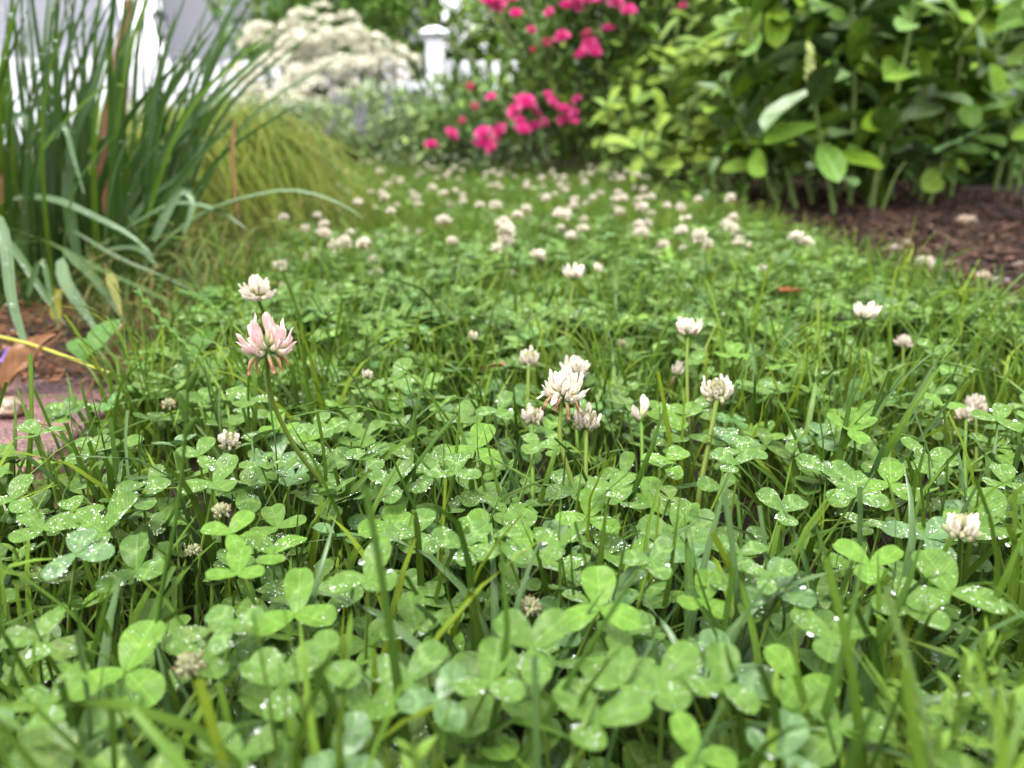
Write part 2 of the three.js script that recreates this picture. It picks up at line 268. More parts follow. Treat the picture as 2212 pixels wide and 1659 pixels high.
const FL = [
  ['sparse', 578, 752, 112, 0.285, [[578, 800], [590, 870], [640, 970], [700, 1050], [752, 1150]], 'pink clover flower with browned lower florets hanging under it on a bent stem'],
  ['white', 556, 638, 70, 0.43, [[575, 690], [590, 760], [600, 860]], 'white clover flower rising just behind the pink one near the mulch bed edge'],
  ['full', 1217, 850, 98, 0.36, [[1211, 890], [1210, 950], [1236, 1045], [1256, 1130]], 'largest full white clover flower with rusty wilted florets below it'],
  ['white', 1241, 800, 56, 0.5, [[1243, 840], [1245, 900], [1247, 960]], 'cream white clover flower half hidden behind the largest full one'],
  ['young', 1143, 778, 46, 0.48, [[1141, 810], [1140, 870], [1138, 950]], 'half open clover bud above a second bud on the same line of stems'],
  ['young', 1149, 904, 50, 0.41, [[1148, 940], [1150, 1000], [1152, 1110]], 'half open clover bud just beneath another bud beside the largest flower'],
  ['young', 1266, 912, 60, 0.37, [[1266, 950], [1266, 1040], [1277, 1140]], 'plump clover bud with white side florets on a thick stem under the largest flower'],
  ['pair', 1384, 902, 58, 0.4, [[1386, 930], [1387, 1000], [1390, 1095]], 'clover flower with only two white florets spread in a V'],
  ['fan', 1487, 720, 62, 0.45, [[1484, 760], [1485, 860], [1491, 990]], 'fan shaped white clover flower on a tall straight stem'],
  ['narrow', 1464, 808, 30, 0.53, [[1474, 840], [1477, 870], [1480, 900]], 'narrow pinkish clover flower with few upright florets'],
  ['young', 1552, 850, 66, 0.4, [[1545, 880], [1531, 960], [1508, 1085]], 'dense budded clover head with a white side on a leaning stem'],
  ['fan', 1868, 685, 56, 0.5, [[1867, 715], [1852, 765], [1808, 845]], 'white clover flower on a stem that curves sideways'],
  ['white', 2106, 880, 48, 0.5, [[2108, 910], [2108, 950], [2108, 1000]], 'full white clover flower close behind a small bud'],
  ['young', 2088, 898, 42, 0.45, [[2086, 930], [2084, 980], [2084, 1060]], 'small ribbed clover bud in front of a full white flower'],
  ['young', 2078, 1146, 70, 0.245, [[2074, 1190], [2070, 1260], [2064, 1335]], 'soft focus clover bud with white sides above a large clover leaf'],
  ['young', 494, 956, 46, 0.37, [[498, 985], [503, 1020], [512, 1070]], 'small white sided clover bud standing alone near the pink flower'],
  ['fan', 1240, 598, 48, 0.62, [[1234, 640], [1226, 700], [1218, 775]], 'white clover flower on a long upright stem toward the flower field'],
  ['narrow', 1287, 588, 24, 0.78, [[1286, 620], [1286, 660], [1285, 700]], 'tiny clover flower beside a taller white one'],
  ['spent', 413, 1432, 54, 0.205, [[421, 1470], [428, 1520], [436, 1600]], 'large blurred brown spent clover head'],
  ['spent', 798, 1260, 26, 0.25, [[800, 1290], [803, 1330], [806, 1400]], 'slim tan spent clover head in the grass'],
  ['spent', 478, 1102, 36, 0.28, [[480, 1130], [483, 1160], [487, 1200]], 'round tan spent clover head above a clover leaf'],
  ['spent', 418, 1188, 28, 0.28, [[420, 1210], [424, 1235], [430, 1260]], 'small tan spent clover head low among grass blades'],
  ['young', 794, 812, 24, 0.45, [[815, 822], [840, 840], [862, 880]], 'little nodding clover bud on a stem bent over like a hook'],
  ['young', 1021, 728, 24, 0.55, [[1045, 738], [1070, 755], [1090, 790]], 'nodding faded clover bud on a yellow arched stem'],
  ['spent', 1340, 741, 20, 0.58, [[1340, 755], [1340, 775], [1340, 800]], 'tiny rust brown spent clover head'],
  ['spent', 1146, 1308, 40, 0.24, [[1148, 1330], [1150, 1360], [1152, 1400]], 'green unopened clover bud low in the leaves'],
  ['white', 1951, 742, 32, 0.6, [[1951, 765], [1950, 790], [1950, 820]], 'small white clover flower low in the grass near the mulch bed'],
  ['spent', 364, 872, 26, 0.42, [[372, 900], [384, 930], [392, 960]], 'brown green spent clover head near the red paver'],
];
FL.forEach(([type, u, v, w, d, stem, label], i) => flower(type, u, v, w, d, stem, label, i + 1));
// the field of flowers farther up the lawn
R = rngOf(21);
{
  const farHeads = [['full', 3], ['white', 9], ['full', 15], ['white', 4], ['fan', 8], ['sparse', 6]].map(([t, s]) => merge(headPlan(t, s).map(([kind, q, p, z], i) => lowFlorets[kind === 'rosy' ? 'open' : kind][i % 2].clone().applyMatrix4(M4(p, q, z)))));
  const farStem = [0, 1, 2].map((i) => tube([V(0, 0, 0), V(0.06 * (i - 1), 0.4, 0.05), V(0.03 * i, 0.75, -0.03), V(0, 1, 0)], (k) => 0.0011, 5, 6));
  farStem.forEach((g) => { const p = g.attributes.position; });
  let n = 0, tries = 0;
  while (n < 271 && tries++ < 9000) {
    const d = 0.12 / Math.tan(Math.atan(lerp(0.031, 0.155, Math.pow(R(), 1.25)))), x0 = lawnLeft(d), x1 = lawnRight(d), x = rr(x0 + 0.03, x1 - 0.03);
    if (fbm(x * 3.2 + 4, d * 2.2, 6) < -0.3 + 0.5 * Math.abs((x - x0) / (x1 - x0) - 0.42) || (d < 1.0 && R() < 0.6) || d > 3.8) continue;
    const h = rr(0.035, 0.1), y0 = groundY(x, -d) - 0.003, k = Math.floor(R() * farHeads.length), s = rr(0.58, 0.98);
    const f = (x - x0) / (x1 - x0), where = (d > 2.4 ? 'in the far field ' : d > 1.4 ? 'in the middle field ' : 'in the near field ') + (f < 0.33 ? 'by the yellow mound' : f > 0.67 ? 'by the mulch bed' : 'along its centre');
    const say = ['full round', 'compact white', 'full tan footed', 'tight white', 'fan shaped', 'loose pinkish'][k] + ' clover flower ' + where, t = thing('clover_flower', say, 'flower', V(x, y0, -d), say.replace('flower', 'flowers'));
    const st = part('stem', farStem[n % 3], stemMats[n % 2], t); st.scale.set(1, h, 1); st.rotation.y = rr(0, 6.3);
    const hd = part('flower_head', farHeads[k], petalMat, t); hd.position.y = h; hd.rotation.set(rr(-0.35, 0.35), rr(0, 6.3), rr(-0.35, 0.35)); hd.scale.set(s, s * rr(0.65, 0.95), s);
    n++;
  }
}

/* ---------- clover leaves ---------- */
R = rngOf(5);
const leaflets = [0, 1, 2, 3, 4, 5].map((i) => leaf(1, 0.98 - (i % 3) * 0.07, { sectors: 22, rings: 4, notch: i % 2 ? 0.05 : 0.02, narrow: 0.5 + 0.06 * (i % 3), fold: [0.12, 0.25, 0.05, 0.35, 0.16, 0.02][i], cup: [0.1, 0, -0.12, 0.1, -0.05, 0.15][i], curl: [0.05, 0.12, 0.2, 0, 0.16, -0.08][i], wave: 0.05, seed: i + 1 }));
const drop = (n, m, lift = 0.27) => { const g = new THREE.SphereGeometry(1, n, m), p = g.attributes.position; for (let i = 0; i < p.count; i++) p.setY(i, Math.max(-0.3, p.getY(i)) * 0.8 + lift); g.computeVertexNormals(); return g; };
const bigDrop = drop(16, 12, 0), smallDrop = drop(9, 7);
function dewOn(g, seed, n, big, huge = 0) {
  const q = rngOf(seed * 77 + 3), list = [];
  for (let i = 0; i < n; i++) {
    let px, py; do { px = q() * 2 - 1; py = q(); } while (Math.hypot(px, (py - 0.55) / 0.45) > 0.86);
    const s = g.userData.shape(px, py), large = i < big, r = i < huge ? 0.05 + 0.025 * q() : large ? (i % 2 ? 0.022 + 0.03 * q() * q() : 0.015 + 0.014 * q()) : 0.009 + 0.013 * q() * q();
    list.push((large && (i % 2 || i < huge) ? bigDrop : smallDrop).clone().applyMatrix4(M4(V(s[0], s[1] + r * 0.05, s[2]), turn(0, q() * 6, 0), r)));
  }
  return merge(list);
}
const dews = leaflets.map((g, i) => [dewOn(g, i + 1, 10, 1), dewOn(g, i + 20, 40, 6), dewOn(g, i + 40, 34, 12), dewOn(g, i + 80, 26, 5, 1)]);
const leafRecs = [];
function recLeaf(o) { leafRecs.push(o); }
const LEAVES = [
  [275, 1450, 112, 3, 8], [80, 1388, 72, 0, 20], [105, 1522, 92, 0, 40], [515, 1238, 64, 3, 0], [497, 1152, 60, 3, 30], [640, 1325, 92, 3, -8], [1030, 968, 64, 3, 8], [1291, 1560, 112, 0, 75], [1431, 1466, 96, 0, 45], [1558, 1480, 84, 0, 10],
  [1726, 1475, 86, 3, -25], [1801, 1380, 92, 0, -40], [2051, 1278, 104, 0, 4], [1876, 1222, 76, 3, -38], [1601, 1198, 58, 1, -50], [1521, 1298, 66, 3, 15], [1606, 1275, 76, 0, 50], [1681, 1276, 82, 4, 20], [1296, 1310, 88, 3, 5], [1148, 1398, 96, 0, 60],
  [1811, 1575, 100, 0, -15], [1691, 1630, 92, 4, 30], [1506, 1635, 86, 3, -30], [1406, 1212, 62, 1, 40], [1661, 1242, 56, 1, 75], [2136, 1138, 98, 0, 10], [2005, 1162, 82, 4, -60], [225, 1150, 92, 0, 55], [165, 1195, 72, 4, 100], [795, 1256, 92, 0, 25],
  [790, 1545, 106, 0, 80], [885, 1470, 96, 1, 40], [945, 1510, 82, 4, 20], [1060, 1470, 86, 0, 5], [500, 1350, 66, 1, 70], [520, 1632, 104, 0, 60], [750, 1635, 88, 4, 10], [612, 1480, 108, 0, 55], [700, 1440, 82, 0, 0], [984, 1022, 62, 1, 10],
  [937, 1032, 60, 1, 100], [1077, 888, 48, 1, 25], [857, 818, 52, 0, 20], [1324, 1056, 56, 0, 45], [1160, 962, 48, 0, 90], [847, 1048, 62, 1, 60], [797, 990, 52, 1, 35], [1844, 930, 60, 3, -58], [1601, 974, 56, 1, 20], [1584, 1004, 56, 1, 85],
  [1641, 838, 50, 0, 60], [1581, 768, 46, 3, 10], [2037, 876, 48, 3, -40], [2154, 908, 52, 0, 40], [1851, 1068, 62, 1, 20], [1687, 1104, 62, 1, 70], [2004, 990, 60, 0, -30], [2171, 1046, 58, 0, 15], [537, 866, 58, 0, -60], [463, 1046, 72, 0, 8],
  [200, 974, 56, 0, 80], [603, 924, 46, 3, -25], [683, 922, 48, 1, 15], [83, 938, 50, 0, -55], [430, 984, 48, 0, 20], [633, 1032, 52, 4, 65], [310, 1075, 60, 1, 30], [1000, 1180, 72, 1, 40], [1090, 1180, 70, 1, 5], [1210, 1180, 66, 0, 80], [900, 1150, 64, 1, 15], [1960, 1320, 80, 0, 25], [30, 1080, 60, 0, 15], [1340, 1480, 80, 0, 20],
];
LEAVES.forEach(([u, v, px, hue, yaw], i) => {
  const c = onY(u, v, 0.058 + (i % 5) * 0.003), d = toPix(c)[2], bright = hue === 3;
  recLeaf({ p: c, L: px * d / FOCAL * 1.06, hue, yaw: -yaw * Math.PI / 180, tilt: turn(0.12 + rr(-0.1, 0.16), 0, rr(-0.15, 0.15)), pitch: [rr(0.15, 0.6), rr(0, 0.3), rr(0, 0.3)], dew: bright ? 0 : 1 + (i % 3), hand: true, v: i });
});
const handPix = leafRecs.map((r) => [...toPix(r.p), r.L]);
const inLawn = (x, z) => x > lawnLeft(-z) && x < lawnRight(-z) && -z < 3.85;
for (let i = 0, n = 0; n < 6200 && i < 90000; i++) {
  const near = i % 9 < 2, d = near ? 0.11 + 0.62 * R() : 0.6 + 3.2 * Math.pow(R(), 1.25), half = 0.75 * d + 0.3, x = rr(-half, half);
  if (!inLawn(x + fbm(x * 8, d * 8, 3) * 0.12, -d)) continue;
  const patch = fbm(x * 3 + 9, d * 3, 1) * 1.4 + 0.6 - sstep(d, 0.75, 1.4) * 0.5;
  if (near ? R() > patch * 0.27 : R() > patch) continue;
  const h = rr(0.016, 0.056) + fbm(x * 5, d * 5, 7) * 0.02, p = V(x, Math.max(0.018, h), -d), px = toPix(p), L = rr(0.0095, 0.0165);
  if (p.distanceTo(camera.position) < 0.175) continue;
  if (handPix.some((q) => Math.hypot(q[0] - px[0], q[1] - px[1]) < q[3] / q[2] * FOCAL * 1.05 && px[2] < q[2] + 0.012)) continue;
  if (heads.some((q) => Math.hypot(q[0] - px[0], q[1] - px[1]) < q[2] + L / px[2] * FOCAL && px[2] < q[3])) continue;
  const u = R(); n++;
  recLeaf({ p, L, hue: u < 0.36 ? 0 : u < 0.66 ? 1 : u < 0.78 ? 2 : u < 0.88 ? 3 : 4, yaw: rr(0, 6.3), tilt: turn(rr(-0.3, 0.38), 0, rr(-0.34, 0.34)), pitch: [rr(-0.05, 0.5), rr(-0.05, 0.5), rr(-0.05, 0.5)], dew: R() < 0.2 ? 0 : R() < 0.7 ? 1 : 2, v: n });
}
const marks = [[0, 'the pink flower'], [2, 'the largest flower'], [7, 'the two floret flower'], [8, 'the tall fan shaped flower'], [10, 'the leaning budded head'], [11, 'the curved stem flower'], [13, 'the ribbed bud'], [14, 'the soft focus bud'], [15, 'the lone small bud'], [18, 'the blurred brown head'], [19, 'the slim tan head'], [20, 'the round tan head'], [25, 'the green unopened bud'], [16, 'the long stemmed flower']].map(([i, w]) => { const e = FL[i][5][FL[i][5].length - 1]; return [onY(e[0], e[1], 0.04), w]; });
marks.push([V(-0.27, 0.04, -0.42), 'the red paver'], [V(0.47, 0.04, -0.85), 'the bark mulch'], [V(0.12, 0.05, -0.2), 'the leafy sprouts']);
const nearTo = (p) => 'near ' + marks.map(([q, w]) => [Math.hypot(q.x - p.x, q.z - p.z), w]).sort((a, b) => a[0] - b[0])[0][1];
const seen = (q, m) => q[2] > 0 && q[0] > -m && q[0] < 2212 + m && q[1] > -m && q[1] < 1659 + m;
const order = leafRecs.map((r) => { const q = toPix(r.p); return [seen(q, 30) ? r.L / q[2] * (r.hand ? 3 : 1) * (0.4 + r.p.y * 12) : -1, r]; }).sort((a, b) => b[0] - a[0]).map((x) => x[1]);
const leafletAt = (r, k) => M4(r.p, turn(0, r.yaw, 0).premultiply(r.tilt).multiply(turn(0, k * Math.PI * 2 / 3 + Math.sin(r.v * 7 + k * 3) * 0.16 + Math.PI, 0)).multiply(turn(-r.pitch[k], 0, 0)), r.L * (k ? 1 : 1.05));
const footOf = (r) => V(r.p.x + Math.sin(r.v * 5.1) * 0.014, 0, r.p.z + Math.cos(r.v * 3.3) * 0.014);
order.slice(0, 300).forEach((r) => {
  const foot = footOf(r); foot.y = groundY(foot.x, foot.z) - 0.003;
  const label = ['plain mid green', 'mid green pale chevroned', 'brown nibbled', 'fresh yellow green', 'dull blue green'][r.hue] + ' clover leaf ' + ['almost free of drops', 'speckled with fine drops', 'with several large drops', 'holding one larger drop'][r.dew] + ' ' + nearTo(r.p);
  const t = thing('clover_leaf', label, 'clover leaf', foot, label.replace('clover leaf', 'clover leaves')), top = r.p.clone().sub(foot);
  part('stalk', tube([V(0, 0, 0), V(top.x * 0.2, top.y * 0.5, top.z * 0.2), top], [0.0008, 0.0005], 5, 6), stalkMat, t);
  for (let k = 0; k < 3; k++) {
    const i = (r.v + k * 2) % 6, m = part('leaflet', leaflets[i], clover[r.hue], t); leafletAt(r, k).decompose(m.position, m.quaternion, m.scale); m.position.sub(foot);
    if (r.dew || k === r.v % 3) part('dew', dews[i][r.dew], dewMat, m, 'stuff');
  }
});
{
  const carpet = new THREE.Group(); carpet.name = 'clover_carpet'; tag(carpet, 'carpet of small wet clover leaves covering the lawn', 'clover', null, 'stuff'); add(carpet);
  const low = [0, 1, 2, 3].map((i) => leaf(1, 0.96 - (i % 3) * 0.06, { sectors: 14, rings: 2, notch: i % 2 ? 0.05 : 0.02, fold: [0.12, 0.28, 0.04, 0.2][i], curl: [0.05, 0.12, 0.2, 0][i], wave: 0.05, seed: i + 1 })), sets = low.map(() => [[], []]), dw = [0, 1, 2, 3].map(() => []), stalks = [];
  const tints = [lin(0.138, 0.23, 0.046), lin(0.126, 0.217, 0.05), lin(0.152, 0.228, 0.058), lin(0.165, 0.285, 0.045), lin(0.1, 0.195, 0.055)];
  order.slice(300).forEach((r) => {
    const v = 0.8 + 0.45 * (0.5 + 0.5 * Math.sin(r.v * 12.9898));
    for (let k = 0; k < 3; k++) { const i = (r.v + k) % 4, m = leafletAt(r, k); sets[i][0].push(m); sets[i][1].push(tints[r.hue].clone().multiplyScalar(v)); if (r.dew) dw[i].push(m); }
    const f = footOf(r), dv = r.p.clone().sub(f); stalks.push(M4(f, aim(dv), V(1, dv.length(), 1)));
  });
  sets.forEach(([m, c], i) => copies('leaflet', low[i], cloverTint, m, c, carpet));
  dw.forEach((m, i) => copies('dew', dewOn(low[i], i + 60, 14, 4), dewMat, m, null, carpet));
  copies('stalk', tube([V(0, 0, 0), V(0.003, 0.5, 0), V(0, 1, 0)], [0.0008, 0.0005], 4, 3), stalkMat, stalks, null, carpet);
}

/* ---------- grass ---------- */
R = rngOf(9);
{
  const blade = (bend, blunt, tw) => { const g = ribbon([V(0, 0, 0), V(0, 0.4, bend * 0.08), V(0, 0.74, bend * 0.3), V(0, 1 - bend * 0.18, bend * 0.68)], bladeWidth(0.03, blunt), { face: V(0, 0.15, 1), fold: 0.35, segs: 7, twist: tw }); return g; };
  const kinds = [blade(0.15, 0, 0.4), blade(0.5, 0, -0.6), blade(0.9, 0, 0.8), blade(0.3, 0.55, 0.2), blade(1.25, 0, -0.4), blade(0.1, 0.6, -0.9)];
  const recs = [];
  const sow = (x, d, k) => {
    const p = V(x, groundY(x, -d) - 0.002, -d), len = k.len ?? rr(0.045, 0.095), w = k.w ?? rr(0.0016, 0.0031), tip = V(x, len * 0.8, -d), q = toPix(tip);
    if (tip.distanceTo(camera.position) < 0.15 || p.distanceTo(camera.position) < 0.18) return;
    const u = R(), col = u < 0.42 ? 0 : u < 0.62 ? 1 : u < 0.76 ? 2 : 3, m = M4(p, turn(rr(-0.4, 0.4), rr(0, 6.3), rr(-0.4, 0.4)), V(w / 0.03, len, len)), i = Math.floor(R() * kinds.length);
    if (q[2] < 0.7 && len > 0.03) { const g = kinds[i].attributes.position; for (let k = 10; k < g.count; k += 3) { const e = toPix(V(0, 0, 0).fromBufferAttribute(g, k).applyMatrix4(m)); if (heads.some((h) => Math.hypot(h[0] - e[0], h[1] - e[1]) < h[2] * 1.1 && e[2] < h[3] + 0.01)) return; } }
    recs.push({ p, q, m, i, col, size: len / q[2] });
  };
  const tufts = [];
  for (let i = 0; i < 1050; i++) {
    const d = 0.1 + 0.8 * Math.pow(R(), 1.5), h = 0.75 * d + 0.2, x = rr(-h, h); if (!inLawn(x, -d) || fbm(x * 5 + 3, d * 5, 12) < -0.24) continue;
    const from = recs.length, u = R(), col = u < 0.45 ? 0 : u < 0.65 ? 1 : u < 0.75 ? 2 : 3, n = 2 + Math.floor(R() * 5), tall = rr(0.05, 0.108); for (let k = 0; k < n; k++) sow(x + rr(-0.006, 0.006), d + rr(-0.006, 0.006), { len: tall * rr(0.7, 1.15), w: rr(0.0021, 0.0044) });
    const own = recs.splice(from); if (own.length) { own.forEach((r) => { r.col = R() < 0.8 ? col : r.col; }); tufts.push({ own, col, p: V(x, groundY(x, -d) - 0.002, -d), q: own[0].q, size: own[0].size }); }
  }
  for (let i = 0; i < 74000; i++) { const d = 0.7 + 3.15 * Math.pow(R(), 1.1), h = 0.72 * d + 0.3, x = rr(-h, h); if (!inLawn(x + fbm(x * 9, d * 9, 5) * 0.08, -d)) continue; const edge = Math.min(Math.abs(x - lawnRight(d)), 1); if (d < 1.2 && R() < 0.4) continue; sow(x, d, { len: rr(0.035, 0.075) + (d > 1.3 ? 0.008 : 0) + (edge < 0.06 ? 0.02 : 0) }); }
  for (let i = 0; i < 9000; i++) { const d = 0.1 + 0.8 * R(), h = 0.75 * d + 0.2, x = rr(-h, h); if (inLawn(x, -d)) sow(x, d, { len: rr(0.018, 0.05), w: rr(0.0011, 0.0024) }); }
  for (let i = 0; i < 11000; i++) { const d = 0.42 + 1.1 * R(), h = 0.75 * d + 0.2, x = rr(-h, h); if (inLawn(x, -d)) sow(x, d, { len: rr(0.05, 0.095), w: rr(0.0012, 0.0023) }); }
  tufts.sort((a, b) => (seen(b.q, 0) ? b.size : -1) - (seen(a.q, 0) ? a.size : -1));
  const words = ['tuft of plain dark green grass blades', 'tuft of blue green grass blades with a pale sheen', 'tuft of yellow green grass blades', 'tuft of very dark green grass blades'], say = (k, p) => words[k] + ' ' + nearTo(p);
  tufts.slice(0, 200).forEach((f) => { const t = thing('grass_tuft', say(f.col, f.p), 'grass tuft', f.p, say(f.col, f.p).replace('tuft', 'tufts')); f.own.forEach((r) => { const m = part('blade', kinds[r.i], bladeMats[r.col], t); m.applyMatrix4(r.m); m.position.sub(f.p); }); });
  tufts.slice(200).forEach((f) => recs.push(...f.own));
  const grass = new THREE.Group(); grass.name = 'lawn_grass'; tag(grass, 'fine green grass growing through the clover lawn', 'grass', null, 'stuff'); add(grass);
  const tints = [lin(0.13, 0.23, 0.024), lin(0.125, 0.21, 0.055), lin(0.2, 0.29, 0.026), lin(0.085, 0.17, 0.02)];
  kinds.forEach((g, i) => { const l = recs.filter((r) => r.i === i); copies('blade', g, bladeTint, l.map((r) => r.m), l.map((r) => tints[r.col].clone().multiplyScalar(0.8 + 0.45 * (0.5 + 0.5 * Math.sin(r.p.x * 977)))), grass); });
  // blades that stand out one by one: picture points from tip to foot, width in picture pixels, material, depth of the tip as a share of the foot's
  const B = [
    [[[615, 893], [680, 1000], [735, 1120], [760, 1215]], 24, 0], [[[190, 818], [205, 880], [232, 990], [252, 1095]], 15, 3], [[[273, 812], [217, 930], [189, 1040], [190, 1125]], 12, 2], [[[305, 865], [300, 950], [304, 1085]], 13, 0],
    [[[293, 835], [320, 876], [372, 906], [410, 940]], 9, 0], [[[130, 1118], [175, 1200], [212, 1282]], 17, 1], [[[50, 1226], [110, 1312], [168, 1420]], 22, 3], [[[442, 1228], [468, 1290], [494, 1395]], 22, 1], [[[812, 1156], [742, 1217], [640, 1330]], 19, 0],
    [[[868, 1128], [842, 1250], [788, 1340]], 15, 1], [[[1486, 1104], [1521, 1300], [1606, 1430], [1655, 1515]], 19, 3], [[[1472, 1045], [1447, 1250], [1420, 1410]], 30, 0], [[[1436, 1214], [1390, 1280], [1332, 1352]], 17, 1], [[[1604, 1274], [1622, 1310], [1650, 1370]], 28, 0, 0.6],
    [[[1232, 1140], [1238, 1300], [1250, 1430]], 22, 3], [[[1118, 1106], [1160, 1200], [1218, 1340]], 16, 0], [[[1480, 1578], [1556, 1546], [1656, 1566], [1756, 1625]], 28, 2], [[[2060, 1444], [1990, 1480], [1900, 1540]], 38, 1], [[[1864, 1432], [1880, 1530], [1902, 1640]], 42, 1, 0.7],
    [[[207, 1540], [180, 1575], [140, 1625]], 32, 1, 0.6], [[[1098, 1504], [1010, 1570], [940, 1600]], 25, 1], [[[600, 1545], [580, 1455], [556, 1370]], 18, 0], [[[872, 590], [845, 650], [830, 720], [826, 775]], 10, 3], [[[897, 616], [866, 680], [840, 760]], 9, 3],
    [[[1025, 660], [985, 740], [935, 828]], 10, 2], [[[1413, 760], [1362, 820], [1335, 905]], 9, 0], [[[1304, 773], [1325, 812], [1348, 870]], 11, 0], [[[1285, 830], [1310, 900], [1346, 1005]], 10, 1], [[[897, 756], [920, 830], [948, 950]], 7, 2], [[[1417, 813], [1440, 900], [1466, 992]], 11, 1],
    [[[1077, 1008], [1095, 1060], [1120, 1115]], 17, 1], [[[1224, 922], [1220, 1010], [1212, 1112]], 15, 1], [[[1764, 633], [1755, 700], [1738, 790]], 13, 0], [[[1838, 942], [1800, 990], [1760, 1048]], 21, 0, 0.5], [[[1994, 780], [1950, 815], [1886, 872]], 10, 1], [[[2141, 978], [2150, 1040], [2172, 1100]], 20, 3, 0.6],
    [[[1700, 1120], [1720, 1170], [1752, 1240]], 15, 0], [[[955, 1190], [970, 1300], [1000, 1400]], 14, 0], [[[690, 1100], [720, 1180], [760, 1260]], 14, 3], [[[1330, 1130], [1290, 1200], [1230, 1280]], 12, 1], [[[2035, 1380], [2030, 1480], [2020, 1600]], 20, 0], [[[920, 1330], [945, 1430], [975, 1560]], 22, 3], [[[330, 1090], [300, 1170], [260, 1260]], 13, 0], [[[980, 560], [972, 620], [965, 680]], 8, 3],
  ];
  B.forEach(([pts, w, mat, blunt = 0], i) => {
    const e = pts[pts.length - 1], root = onY(e[0], e[1], 0.03), d = toPix(root)[2], soil = V(root.x, groundY(root.x, root.z) - 0.003, root.z - 0.004);
    const line = pts.slice(0, -1).map(([u, v], k) => at(u, v, d * lerp(0.93, 1, k / (pts.length - 1)))).concat([root, soil]).reverse().map((p) => p.sub(soil));
    const face = camera.position.clone().sub(root).normalize().lerp(UP, 0.3);
    const t = thing('grass_tuft', say(mat, soil), 'grass tuft', soil, say(mat, soil).replace('tuft', 'tufts'));
    part('blade', ribbon(line, bladeWidth(w * d / FOCAL, blunt), { face, fold: 0.35, segs: 16, twist: (i % 5 - 2) * 0.25 }), bladeMats[mat], t);
    for (let k = 0; k < 2; k++) part('blade', kinds[(i + k * 2) % 6], bladeMats[mat], t).applyMatrix4(M4(V(rr(-0.004, 0.004), 0, rr(-0.004, 0.004)), turn(rr(-0.4, 0.4), rr(0, 6.3), rr(-0.4, 0.4)), V(0.08, 1, 1).multiplyScalar(rr(0.035, 0.06)).setX(0.075)));
  });
}

